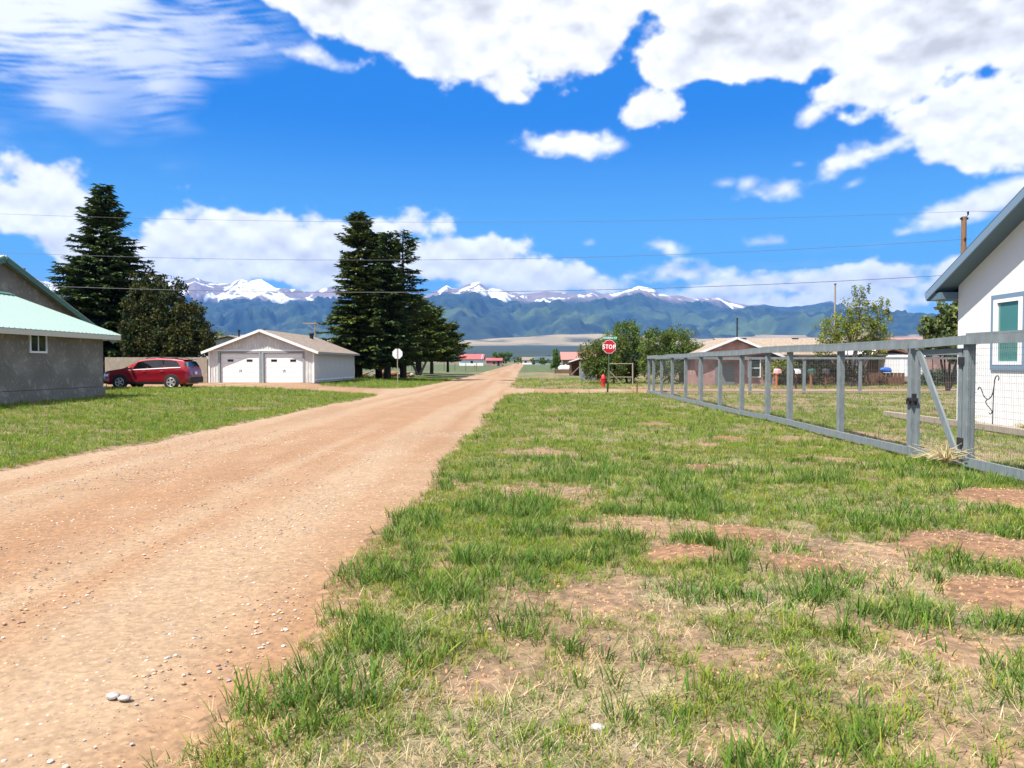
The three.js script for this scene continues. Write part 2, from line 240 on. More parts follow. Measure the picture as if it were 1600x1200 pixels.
// how much green stands here, 0..1
function green(x, z) {
  const a = fbm(x * 0.42 + 7, z * 0.42 + 3, 3), b = fbm(x * 1.4 + 1, z * 1.4, 3), e = fbm(x * 4.2 + 9, z * 4.2, 2);
  let g = ss(0.375, 0.575, a * 0.3 + b * 0.3 + e * 0.4);
  if (x > -9 && x < 7 && z > -45) g = clamp(g * 0.85 + 0.26 * ss(1.6, 0.2, x + 1.2) * ss(-2, -4, z) + 0.3 * ss(-7, -13, z) + 0.14);
  if (x < -7) g = clamp(g * 0.5 + 0.58);
  if (x > 7) g = clamp(g * 0.9 + 0.1 - 0.2 * ss(-22, -36, z));
  if (z < -50) g = clamp(g * 0.8 + 0.05 + (x < -8 ? 0.3 : 0));
  return clamp(g * (1 - bare(x, z)));
}
{ // one sheet from underfoot to the far side of the valley
  const NA = 400, rings = [0.4]; while (rings[rings.length - 1] < 10500) rings.push(rings[rings.length - 1] * (rings[rings.length - 1] < 60 ? 1.022 : 1.03) + 0.02);
  const P = [], Cc = [], U = [], I = [];
  for (let i = 0; i < rings.length; i++) for (let k = 0; k < NA; k++) {
    const a = (k / NA) * 2 * Math.PI, x = Math.sin(a) * rings[i], z = -Math.cos(a) * rings[i], r = rings[i];
    P.push(x, ground(x, z), z); U.push(x / 5, z / 5);
    let c;
    const soil = mix3([0.43, 0.25, 0.135], [0.49, 0.33, 0.2], fbm(x * 0.8, z * 0.8, 3)), straw = mix3([0.45, 0.365, 0.215], [0.5, 0.41, 0.235], n2(x, z)), grassy = [0.12, 0.19, 0.04];
    if (r < 130) {
      const g = green(x, z), dry = ss(0.42, 0.6, fbm(x * 0.9 + 31, z * 0.9, 4)) * (1 - bare(x, z));
      c = mix3(mix3(soil, straw, dry * 0.75), grassy, g * (r < 25 ? 0.45 : lerp(0.45, 0.8, ss(25, 70, r))));
      let md = 0; for (const [p, q, R] of MOUNDS) md = Math.max(md, ss(1.2, 0.7, Math.hypot(x - p, z - q) / R)); c = mix3(c, [0.4, 0.2, 0.1], md * 0.75);
      if (r < 75) c = mix3(c, roadColor(x, z), ss(0.75, 0.1, roadSd(x, z)));
    } else {
      const f = fbm(x * 0.01, z * 0.004, 4), near = mix3([0.3, 0.26, 0.13], [0.14, 0.19, 0.06], ss(0.35, 0.6, f));
      const field = mix3([0.035, 0.06, 0.03], [0.075, 0.1, 0.045], ss(0.35, 0.65, fbm(x * 0.0016, z * 0.0045, 4)));
      const tan = mix3([0.66, 0.5, 0.28], [0.46, 0.37, 0.21], ss(0.4, 0.62, fbm(x * 0.002, z * 0.005, 4)));
      const dots = ss(0.6, 0.68, fbm(x * 0.012, z * 0.012, 2));
      c = r < 1300 ? mix3(near, field, ss(700, 1300, r)) : mix3(field, mix3(tan, [0.06, 0.08, 0.04], dots * 0.8), ss(4700, 5300, r + (fbm(x * 0.001, 3, 3) - 0.5) * 900));
    }
    Cc.push(...c);
  }
  for (let i = 0; i < rings.length - 1; i++) for (let k = 0; k < NA; k++) { const a = i * NA + k, b = i * NA + (k + 1) % NA, d = a + NA, e = b + NA; I.push(a, b, d, b, e, d); }
  const g = new THREE.BufferGeometry(); g.setAttribute('position', new THREE.Float32BufferAttribute(P, 3)); g.setAttribute('color', new THREE.Float32BufferAttribute(Cc, 3)); g.setAttribute('uv', new THREE.Float32BufferAttribute(U, 2)); g.setIndex(I); g.computeVertexNormals();
  mesh('ground', g, M.ground, null, 'structure');
}
const roadY = (x, z, sd) => farRise(Math.hypot(x, z)) + leftRise(x, z) + 0.045 * ss(0, -2.2, sd) - 0.05 * ss(-0.3, 0.25, sd);
function roadColor(x, z) {
  const along = fbm(x * 1.9 + (fbm(x * 0.1, z * 0.04, 2) - 0.5) * 2, z * 0.025, 4), blot = fbm(x * 0.9, z * 0.12 + 9, 4), fine = n2(x * 3.3, z * 1.1);
  let c = mix3([0.5, 0.278, 0.138], [0.58, 0.39, 0.232], ss(0.32, 0.66, along));
  c = mix3(c, [0.44, 0.25, 0.125], ss(0.52, 0.72, blot) * 0.5);
  return mix3(c, [0.64, 0.46, 0.31], ss(0.6, 0.9, fine) * 0.25).map((v) => v * 0.84);
}
{ // dirt roads: the one ahead, the one across, and the apron before the garage
  const P = [], Cc = [], U = [], I = [], at = new Map(), S = 0.26;
  const vert = (i, k) => { const key = i * 4096 + k; if (!at.has(key)) { const x = -62 + i * S, z = 6 - k * S, sd = roadSd(x, z); at.set(key, P.length / 3); P.push(x, roadY(x, z, sd) + (sd < 0 ? (n2(x * 1.7, z * 0.25) - 0.5) * 0.03 : 0), z); Cc.push(...roadColor(x, z)); U.push(x / 4.2, z / 4.2); } return at.get(key); };
  for (let k = 0; k < 316; k++) for (let i = 0; i < 420; i++) if (roadSd(-62 + (i + 0.5) * S, 6 - (k + 0.5) * S) < 0.55) { const a = vert(i, k), b = vert(i + 1, k), c = vert(i, k + 1), d = vert(i + 1, k + 1); I.push(a, b, c, b, d, c); }
  const far = []; for (let z = -76; z > -900; z *= 1.03) far.push(z);
  for (let j = 0; j < far.length; j++) { const z = far[j], b = P.length / 3; for (let i = 0; i <= 14; i++) { const x = -7.85 + i * 0.475 + 0.25, e = Math.min(i, 14 - i); P.push(x + (n2(z * 0.2, i > 7 ? 3 : 9) - 0.5) * (e ? 0 : 1.2), farRise(Math.hypot(x, z)) + leftRise(x, z) + (e ? 0.06 : -0.1), z); Cc.push(...roadColor(x, z)); U.push(x / 4.2, z / 4.2); if (j && i < 14) { const q = b + i; I.push(q - 15, q - 14, q, q - 14, q + 1, q); } } }
  const g = new THREE.BufferGeometry(); g.setAttribute('position', new THREE.Float32BufferAttribute(P, 3)); g.setAttribute('color', new THREE.Float32BufferAttribute(Cc, 3)); g.setAttribute('uv', new THREE.Float32BufferAttribute(U, 2)); g.setIndex(I); g.computeVertexNormals();
  mesh('dirt_road', g, M.road, null, 'structure');
}
{ // mountain range: crest heights by bearing
  const SKY = [[-900, 470], [-400, 452], [-100, 448], [40, 432], [75, 442], [150, 452], [282, 440], [302, 434], [321, 440], [337, 443], [356, 444], [375, 436], [388, 440], [407, 436], [420, 444], [431, 451], [458, 452], [485, 458], [501, 452], [523, 447], [560, 455], [610, 470], [656, 466], [674, 459], [698, 447], [706, 451], [716, 452], [729, 446], [748, 441], [758, 449], [769, 451], [787, 455], [803, 459], [824, 460], [850, 456], [871, 458], [895, 458], [913, 459], [926, 455], [939, 461], [960, 460], [979, 455], [997, 448], [1015, 451], [1028, 459], [1044, 464], [1062, 463], [1081, 468], [1120, 467], [1133, 471], [1164, 478], [1191, 477], [1216, 481], [1249, 480], [1276, 475], [1293, 472], [1315, 482], [1370, 486], [1403, 491], [1458, 497], [1600, 508], [1900, 520], [2600, 530]];
  const R = 14000, crest = (x) => { const q = 822 + (x / R) * 1180; for (let i = 1; i < SKY.length; i++) if (q < SKY[i][0]) { const [a, p] = SKY[i - 1], [b, s] = SKY[i]; return ((569 - lerp(p, s, (q - a) / (b - a))) / 1180) * R + 1.65; } return 450; };
  const P = [], Cc = [], I = [], NX = 1040, NZ = 170, X0 = -15500, X1 = 15500, Z0 = 6300, Z1 = 15600;
  for (let k = 0; k <= NZ; k++) for (let i = 0; i <= NX; i++) {
    const x = lerp(X0, X1, i / NX), d = lerp(Z0, Z1, k / NZ), t = (d - Z0) / (R - Z0), H = crest(x * R / Math.max(d, R * 0.8) * 1), base = farRise(d);
    const wx = x + (fbm(x * 0.0006, d * 0.0008, 3) - 0.5) * 2200, spur = 1 - Math.abs(2 * fbm(wx * 0.00075 + 50, d * 0.00022, 4) - 1), fine = fbm(x * 0.003, d * 0.0022, 4), rugged = 1 - Math.abs(2 * fbm(x * 0.0042 + 9, d * 0.0026, 4) - 1);
    let y;
    if (t <= 1) {
      const s = Math.pow(clamp(t), 1.25), dip = (1 - spur) * 2.1 * Math.sin(Math.PI * Math.pow(clamp(t), 0.8));
      y = lerp(base - 60, H, s) - dip * 330 * (H / 1400) + ((fine - 0.5) * 190 + (rugged - 0.7) * 260) * Math.sin(Math.PI * clamp(t)) + 90 * ss(0, 0.2, t) * (1 - t);
      y = Math.min(y, H * (d / R) * 0.985 + (t > 0.97 ? 30 : 0));
      if (t > 0.94) y = lerp(y, H, ss(0.94, 1, t)) + (n2(x * 0.012, 7) - 0.5) * 18 * ss(0.94, 1, t);
    } else y = lerp(H, H * 0.5, (t - 1) / 0.22);
    P.push(x, y, -d);
    const q = 822 + (x / R) * 1180, rel = y / 1500, snowy = q < 640 ? 0.2 : q < 800 ? 0.32 : q < 930 ? 0.2 : 0;
    const timber = 1040 + (fbm(x * 0.0012, 11, 3) - 0.5) * 330 + (spur - 0.6) * 260, aspen = ss(0.52, 0.66, fbm(x * 0.0014 + 3, d * 0.0016, 4));
    let c = mix3([0.014, 0.028, 0.022], [0.06, 0.09, 0.034], aspen * ss(1000, 500, y) * 0.9 + (fbm(x * 0.012, d * 0.012, 3) - 0.5) * 0.9 + 0.1);
    const bareRock = ss(-60, 70, y - timber), rock = mix3([0.24, 0.185, 0.165], [0.13, 0.105, 0.1], fbm(x * 0.004, d * 0.004, 3));
    c = mix3(c, rock, bareRock);
    const gully = fbm(wx * 0.0075 + fine * 2, d * 0.0016, 4), sn = ss(0.62 - snowy * 0.26, 0.67 - snowy * 0.26, gully + ss(timber + 60, timber + 700, y) * 0.24);
    c = mix3(c, [0.8, 0.82, 0.85], bareRock * sn);
    Cc.push(...c);
  }
  for (let k = 0; k < NZ; k++) for (let i = 0; i < NX; i++) { const a = k * (NX + 1) + i, b = a + 1, c = a + NX + 1, d = c + 1; I.push(a, b, c, b, d, c); }
  const g = new THREE.BufferGeometry(); g.setAttribute('position', new THREE.Float32BufferAttribute(P, 3)); g.setAttribute('color', new THREE.Float32BufferAttribute(Cc, 3)); g.setIndex(I); g.computeVertexNormals();
  mesh('mountain_range', g, M.mountain, null, 'structure');
}
// ---------------------------------------------------------------- buildings
function gableRoof(xr, yr, xe, ye, z0, z1, t = 0.12) { // one slope: ridge line at xr,yr to eave at xe,ye, between z0 and z1
  return xe > xr ? slab([xr, yr, z0], [xr, yr, z1], [xe, ye, z1], [xe, ye, z0], t) : slab([xr, yr, z1], [xr, yr, z0], [xe, ye, z0], [xe, ye, z1], t);
}
function wallWindow(parent, mat, glass, w, h, place, name = 'window') { // faces +z before being placed
  const f = mesh(name, [box(w, 0.07, 0.06, 0, h / 2 - 0.035, 0), box(w, 0.07, 0.06, 0, -h / 2 + 0.035, 0), box(0.07, h - 0.14, 0.06, -w / 2 + 0.035, 0, 0), box(0.07, h - 0.14, 0.06, w / 2 - 0.035, 0, 0)], mat, parent);
  mesh('pane', box(w - 0.14, h - 0.14, 0.02, 0, 0, -0.01), glass, f); place(f); return f;
}
{ // grey stucco house at the left, mint metal roof
  const h = group('stucco_house', 'grey stucco house with mint green metal roof and one small window', 'house', -17.3, 0.1, -22);
  // local: x 0 is the wall towards the road, z -8.6 is its far corner
  mesh('wall', uvm(merge([box(0.3, 2.25, 21.6, -0.15, 1.77, 2.2), box(8.3, 2.25, 0.3, -4.45, 1.77, -8.45), prism([[-8.4, 2.9], [0, 2.9], [-4.2, 4.38]], -8.6, -8.35)]), 2.2), M.greyStucco, h);
  mesh('foundation', uvm(merge([box(0.36, 0.82, 21.66, -0.12, 0.22, 2.2), box(8.3, 0.82, 0.36, -4.45, 0.22, -8.42)]), 2.2), M.greyStucco, h);
  const roof = mesh('roof', uvm(merge([gableRoof(-4.2, 4.46, 0.52, 2.74, -9.05, 13.2, 0.09), gableRoof(-4.2, 4.46, -8.9, 2.74, -9.05, 13.2, 0.09)]), 2), M.mint, h);
  const ribs = [], len = Math.hypot(4.72, 1.72), sl = Math.atan2(-1.72, 4.72);
  for (let z = -9; z < 13.2; z += 0.27) ribs.push(new THREE.BoxGeometry(len, 0.03, 0.035).rotateZ(sl).translate(-1.84, 3.612, z));
  mesh('roof_ribs', ribs, M.mint, roof, 'stuff');
  mesh('ridge_cap', [gableRoof(-4.2, 4.53, -3.92, 4.425, -9.1, 13.2, 0.03), gableRoof(-4.2, 4.53, -4.48, 4.425, -9.1, 13.2, 0.03)], M.darkGreen, roof);
  mesh('fascia', [box(0.05, 0.17, 22.2, 0.5, 2.62, 2.1), box(0.5, 0.03, 22.2, 0.24, 2.62, 2.1)], M.cream, h);
  const w = wallWindow(h, M.white, M.glass, 0.95, 0.72, (f) => { f.rotation.y = Math.PI / 2; f.position.set(0.025, 2.3, -4.45); });
  mesh('mullion', box(0.04, 0.56, 0.04), M.white, w);
  // the taller part behind: gable towards the road
  mesh('gable_wall', uvm(prism([[-8, 0], [8, 0], [8, 3.05], [0, 6.15], [-8, 3.05]], 0, 0.3).rotateY(Math.PI / 2).translate(-6.3, 0, -11.1), 2.2), M.greyStucco, h);
  const up = slab([-5.7, 6.25, -11.1], [-14, 6.25, -11.1], [-14, 2.85, -19.7], [-5.7, 2.85, -19.7], 0.12), dn = slab([-14, 6.25, -11.1], [-5.7, 6.25, -11.1], [-5.7, 2.85, -2.5], [-14, 2.85, -2.5], 0.12);
  mesh('upper_roof', [up, dn], M.mint, h);
  mesh('rake_board', [bar([-5.68, 6.19, -11.1], [-5.68, 2.79, -19.7], 0.05, 0.24), bar([-5.68, 6.19, -11.1], [-5.68, 2.79, -2.5], 0.05, 0.24)], M.darkGreen, h);
  mesh('stovepipe', [cyl(0.07, 0.07, 1.2, -7, 4.9, -14.2, 10), cyl(0.1, 0.1, 0.08, -7, 6.1, -14.2, 10)], std([0.16, 0.08, 0.05], 0.7), h);
}
{ // white two-door garage
  const Z = 0, h = group('garage', 'white board-sided garage with two white overhead doors and brown shingle roof', 'garage', -18.75, 0.33, -53.2);
  const HW = 3.75, EV = 2.3, AP = 3.72, L = 12.4;
  const wl = mesh('wall', uvm(merge([prism([[-HW, 0], [-3.0, 0], [-3.0, 2.14], [-0.11, 2.14], [-0.11, 0], [0.11, 0], [0.11, 2.14], [3.0, 2.14], [3.0, 0], [HW, 0], [HW, EV], [0, AP - 0.08], [-HW, EV]], -0.15, 0), box(0.15, EV, L - 0.15, HW - 0.075, EV / 2, -L / 2 - 0.075), box(0.15, EV, L - 0.15, -HW + 0.075, EV / 2, -L / 2 - 0.075), prism([[-HW, 0], [HW, 0], [HW, EV], [0, AP - 0.08], [-HW, EV]], -L - 0.15, -L)]), 1.5), M.whiteWood, h);
  const bat = []; for (let x = -HW + 0.05; x < HW; x += 0.2) { const top = EV + (AP - 0.08 - EV) * (1 - Math.abs(x) / HW) - 0.06, b = Math.abs(x) < 3.08 ? 2.34 : 0.02; if (top - b > 0.1) bat.push(box(0.035, top - b, 0.025, x, (top + b) / 2, 0.0125)); }
  for (let z = -0.2; z > -L; z -= 0.22) bat.push(box(0.025, EV - 0.05, 0.035, HW + 0.0125, EV / 2, z));
  mesh('siding_battens', bat, M.whiteWood, wl, 'stuff');
  mesh('header_board', box(7.4, 0.1, 0.05, 0, 2.3, 0.03), M.white, h);
  for (const k of [1, -1]) mesh('corner_trim', box(0.1, EV, 0.05, k * (HW - 0.03), EV / 2, 0.03), M.white, h);
  mesh('skirting', [box(0.03, 0.1, L, HW + 0.035, 0.2, -L / 2)], M.white, h);
  const rf = mesh('roof', [0, 1].map((s) => { const k = s ? 1 : -1, g = uvm(gableRoof(0, AP + 0.06, k * (HW + 0.4), EV - 0.1, -L - 0.5, 0.35, 0.1), 2.6); return g; }), M.shingle, h);
  mesh('rake_board', [1, -1].map((k) => bar([0, AP - 0.03, 0.37], [k * (HW + 0.4), EV - 0.19, 0.37], 0.04, 0.17)), M.white, rf);
  mesh('eave_gutter', box(0.06, 0.11, L + 0.8, HW + 0.4, EV - 0.18, -L / 2), M.greyTrim, rf);
  mesh('roof_vent', [cyl(0.16, 0.16, 0.35, 0.9, AP - 0.3, -9.4), cyl(0.23, 0.23, 0.12, 0.9, AP + 0.05, -9.4)], M.black, rf);
  for (const cx of [-1.555, 1.555]) {
    const d = mesh('door', box(2.78, 2.1, 0.03, cx, 1.05, -0.13), M.white, h);
    for (let k = 0; k < 6; k++) mesh('door_panel', rbox(2.76, 0.335, 0.04, cx, 0.18 + k * 0.349, -0.1, 0.012), M.white, d);
    for (const wx of [-0.68, 0.68]) mesh('door_window', box(0.42, 0.17, 0.012, cx + wx, 1.575, -0.078), M.glass, d);
    mesh('door_handle', [box(0.03, 0.1, 0.03, cx - 0.05, 0.86, -0.06), box(0.1, 0.03, 0.03, cx + 0.06, 0.86, -0.06), box(0.1, 0.03, 0.03, cx + 0.06, 0.92, -0.06)], M.greyTrim, d);
    mesh('door_frame', [box(0.12, 2.14, 0.1, cx - 1.45, 1.07, 0), box(0.12, 2.14, 0.1, cx + 1.45, 1.07, 0), box(3.02, 0.1, 0.1, cx, 2.17, 0.003)], M.greyTrim, h);
  }
}
{ // low house behind the garage
  const h = group('back_house', 'low house behind the garage with weathered brown roof and vent pipes', 'house', -28.5, 0.35, -72);
  mesh('wall', [prism([[-6, 0], [6, 0], [6, 2.5], [0, 3.9], [-6, 2.5]], -8, 0)], M.whiteWood, h);
  mesh('roof', [uvm(gableRoof(0, 4.08, 6.5, 2.5, -8.4, 0.4, 0.1), 2.6), uvm(gableRoof(0, 4.08, -6.5, 2.5, -8.4, 0.4, 0.1), 2.6)], M.shingle, h);
  for (const [x, z, hh] of [[0.6, -1, 0.7], [2.4, -3, 0.9], [3.2, -1.5, 0.5]]) mesh('vent_pipe', [cyl(0.08, 0.08, hh + 0.5, x, 3.3, z), cyl(0.14, 0.14, 0.12, x, 3.8 + hh, z)], M.black, h);
}
{ // board fence behind the car
  const f = group('board_fence', 'weathered tan vertical board fence behind the parked car', 'fence', -26.2, 0.3, -53.6);
  for (let s = 0; s < 3; s++) { const b = []; for (let i = 0; i < 17; i++) b.push(box(0.137, 1.82 + (RAND[i + s * 20] - 0.5) * 0.03, 0.02, -3.9 + s * 2.46 + i * 0.1445, 0.93, (RAND[i * 3 + s] - 0.5) * 0.008)); mesh('boards', uvm(merge(b), 1.1), M.oldWood, f, 'stuff'); }
  for (let i = 0; i < 4; i++) mesh('post', box(0.1, 1.7, 0.1, -3.95 + i * 2.46, 0.85, -0.08), M.oldWood, f);
  for (const y of [0.4, 1.5]) mesh('rail', box(7.4, 0.09, 0.04, -0.25, y, -0.04), M.oldWood, f);
}
{ // white stucco house at the right
  const h = group('white_house', 'white stucco house with slate blue eaves and blue trimmed window', 'house', 12.42, 0, -22);
  const g = prism([[-0.001, 0], [14, 0], [14, 3.9], [7, 7.27], [0, 3.9]], 0, 0.3).rotateY(-Math.PI / 2).translate(0.3, 0, 0); // x of the shape runs along +z
  mesh('wall', uvm(merge([g, box(9.7, 3.9, 0.3, 5.15, 1.95, 0.15), box(9.7, 3.9, 0.3, 5.15, 1.95, 13.85)]), 1.6), M.whiteStucco, h);
  const zr = 7, yr = 7.5, e0 = -0.75, ye = 3.78, rf = mesh('roof', [uvm(slab([-0.55, yr, zr], [10.4, yr, zr], [10.4, ye, e0], [-0.55, ye, e0], 0.06), 2.6), uvm(slab([10.4, yr, zr], [-0.55, yr, zr], [-0.55, ye, 14.75], [10.4, ye, 14.75], 0.06), 2.6)], M.slateDark, h);
  mesh('rake_board', [bar([-0.53, yr - 0.15, zr], [-0.53, ye - 0.15, e0], 0.05, 0.2), bar([-0.53, yr - 0.15, zr], [-0.53, ye - 0.15, 14.75], 0.05, 0.2)], M.blueTrim, rf);
  mesh('soffit', [slab([-0.5, yr - 0.2, zr], [0.05, yr - 0.2, zr], [0.05, ye - 0.2, e0 + 0.02], [-0.5, ye - 0.2, e0 + 0.02], 0.03), slab([0.05, yr - 0.2, zr], [-0.5, yr - 0.2, zr], [-0.5, ye - 0.2, 14.7], [0.05, ye - 0.2, 14.7], 0.03)], M.slate, rf);
  mesh('eave', box(10.9, 0.2, 0.76, 4.95, ye - 0.16, -0.38), M.slate, rf);
  const w = mesh('window', [box(0.04, 0.12, 1.4, -0.02, 3.41, 2.3), box(0.04, 0.14, 1.4, -0.02, 1.56, 2.3), box(0.04, 1.73, 0.11, -0.02, 2.49, 1.655), box(0.04, 1.73, 0.11, -0.02, 2.49, 2.945)], M.blueTrim, h);
  mesh('window_frame', [box(0.07, 0.09, 1.18, -0.012, 3.3, 2.3), box(0.07, 0.09, 1.18, -0.012, 1.68, 2.3), box(0.07, 1.53, 0.16, -0.012, 2.49, 1.79), box(0.07, 1.53, 0.16, -0.012, 2.49, 2.81), box(0.06, 0.06, 0.86, -0.008, 2.42, 2.3)], M.signWhite, w);
  for (const y of [2.05, 2.86]) mesh('pane', box(0.02, y > 2.5 ? 0.8 : 0.66, 0.86, 0.008, y, 2.3), M.tealGlass, w);
}
{ // planting bed edging and the hook in it
  const e = group('timber_edging', 'weathered landscape timbers edging the bed below the white stucco wall', 'edging', 11.2, 0, -18);
  for (let i = 0; i < 4; i++) mesh('timber', uvm(rbox(0.14, 0.17, 2.9, (i % 2) * 0.03, 0.11, -4.3 + i * 2.93, 0.02), 1), M.oldWood, e);
  const k = group('shepherd_hook', 'black iron double shepherd hook before the white stucco wall', 'garden hook', 11.8, 0.02, -19.3); k.scale.setScalar(0.86);
  mesh('stake', tube([[0, 0, 0], [0, 0.9, 0.02], [0, 1.3, 0.05], [0, 1.5, 0.1], [0, 1.56, 0.2], [0, 1.5, 0.27], [0, 1.42, 0.24]], 0.017, 40), M.iron, k);
  mesh('arm', tube([[0, 1.25, 0.04], [0, 0.98, -0.05], [0, 0.85, -0.25], [0, 0.95, -0.45], [0, 1.15, -0.58], [0, 1.2, -0.68], [0, 1.12, -0.74]], 0.016, 40), M.iron, k);
  mesh('scroll', tube([[0, 0.86, -0.25], [0, 0.78, -0.34], [0, 0.7, -0.3], [0, 0.6, -0.15], [0, 0.5, -0.03], [0, 0.42, -0.1], [0, 0.46, -0.19]], 0.014, 40), M.iron, k);
}
{ // pink house beyond the cross street
  const h = group('pink_house', 'pink house with tan shingle roof beyond the grey fence', 'house', 16.2, 0, -58.5);
  mesh('wall', uvm(merge([prism([[-3.2, 0], [3.0, 0], [3.0, 2.3], [-0.1, 3.55], [-3.2, 2.3]], -6, 0), box(5.4, 2.3, 0.2, 5.7, 1.15, -3.2)]), 2), M.pink, h);
  mesh('roof', [uvm(slab([-0.1, 3.72, 0.5], [-0.1, 3.72, -9], [-3.7, 2.28, -9], [-3.7, 2.28, 0.5], 0.1), 2.6), uvm(slab([-0.1, 3.72, -9], [-0.1, 3.72, 0.5], [3.6, 2.24, 0.5], [3.6, 2.24, -9], 0.1), 2.6), uvm(slab([0, 3.8, -7], [8.6, 3.8, -7], [8.6, 2.3, -1.4], [0, 2.3, -1.4], 0.1), 2.6), uvm(slab([8.6, 3.8, -7], [0, 3.8, -7], [0, 2.3, -12], [8.6, 2.3, -12], 0.1), 2.6)], M.shinglePale, h);
  mesh('rake_board', [bar([-0.1, 3.64, 0.52], [3.6, 2.16, 0.52], 0.05, 0.16), bar([-0.1, 3.64, 0.52], [-3.7, 2.2, 0.52], 0.05, 0.16)], M.white, h);
  mesh('porch_wall', box(5.4, 2.2, 0.15, 5.7, 1.1, -3), M.brownWall, h);
  mesh('awning', box(2.6, 0.08, 0.7, -0.3, 2.05, 0.35), M.white, h);
  mesh('door', box(1.5, 1.75, 0.06, -0.9, 0.87, 0.02), std([0.16, 0.17, 0.17], 0.8), h);
  const w = wallWindow(h, M.white, M.glass, 1.0, 1.45, (f) => f.position.set(1.35, 1.35, 0.03)); mesh('mullion', box(0.86, 0.06, 0.05), M.white, w);
  mesh('attic_gable_trim', box(6.2, 0.1, 0.05, -0.1, 2.28, 0.03), M.brownWood, h);
  for (const [x, z] of [[2.4, -6.7], [6.8, -6.7]]) mesh('roof_vent', box(0.5, 0.2, 0.4, x, 3.78, z), M.black, h);
}
{ // brown house with white metal roof, further right
  const h = group('brown_house', 'brown house with white metal porch roof and small gable', 'house', 27.5, 0, -66);
  mesh('wall', uvm(merge([box(9, 2.3, 6, -1, 1.15, -3), prism([[-1, 2.3], [6.2, 2.3], [2.6, 4.2]], -6, -1)]), 2), M.brownWall, h);
  mesh('porch_roof', slab([-6, 3.1, -2.5], [4.6, 3.1, -2.5], [4.6, 2.4, 1.2], [-6, 2.4, 1.2], 0.1), M.white, h);
  mesh('roof', [slab([2.6, 4.4, -0.6], [2.6, 4.4, -7], [-1.6, 2.3, -7], [-1.6, 2.3, -0.6], 0.12), slab([2.6, 4.4, -7], [2.6, 4.4, -0.6], [6.8, 2.3, -0.6], [6.8, 2.3, -7], 0.12)], M.shingle, h);
  mesh('porch_gable', [slab([3.6, 3.0, 1.6], [3.6, 3.0, -1], [1.4, 2.35, -1], [1.4, 2.35, 1.6], 0.1), slab([3.6, 3.0, -1], [3.6, 3.0, 1.6], [5.8, 2.35, 1.6], [5.8, 2.35, -1], 0.1)], M.brownWood, h);
  for (const x of [-5.8, -2.2, 1.4, 4.5]) mesh('porch_post', box(0.12, 2.4, 0.12, x, 1.2, 1.1), M.brownWood, h);
  mesh('attic_vent', box(0.5, 0.5, 0.04, 2.6, 3.3, -0.98), M.cream, h);
  const b = group('dark_board_fence', 'low dark brown board fence before the brown house', 'fence', 26.3, 0, -60);
  for (let i = 0; i < 26; i++) mesh('board', box(0.26, 0.95 + RAND[i] * 0.06, 0.03, -3.9 + i * 0.29, 0.49, 0), M.brownWood, b);
  const t = group('salmon_outbuilding', 'salmon pink outbuilding behind the bare trees', 'shed', 40, 0, -74);
  mesh('wall', uvm(box(7.5, 3.9, 5, 0, 1.95, -2.5), 2), M.pink, t); mesh('roof', slab([-4, 4.3, -5.3], [4, 4.3, -5.3], [4, 3.9, 0.3], [-4, 3.9, 0.3], 0.12), M.roofPink, t);
  const c = group('blue_tarp', 'blue tarp bundled on top of the low brown board fence', 'tarp', 28.3, 1.03, -60);
  const tg = new THREE.IcosahedronGeometry(0.36, 3); { const p = tg.attributes.position; for (let i = 0; i < p.count; i++) { const x = p.getX(i), y = p.getY(i), z = p.getZ(i), k = 0.8 + 0.5 * n3(x * 3 + 9, y * 3 + 9, z * 3 + 9); p.setXYZ(i, x * k * 1.25, Math.max(-0.02, y * k * 0.65 + 0.14), z * k * 0.5); } tg.computeVertexNormals(); } mesh('sheet', tg, M.blueTarp, c);
  const v = group('camper', 'white camper trailer parked beside the brown house', 'trailer', 31.5, 0, -62.5);
  mesh('body', rbox(2.1, 1.9, 4.2, 0, 1.45, -1.5, 0.18), M.white, v); mesh('window', box(0.9, 0.5, 0.03, -0.1, 1.75, 0.605), M.glass, v); for (const z of [-0.8, -2.2]) mesh('wheel', cyl(0.32, 0.32, 0.2, 0, -0.1, 0, 14).rotateZ(Math.PI / 2).translate(-0.9, 0.32, z), M.black, v);
}
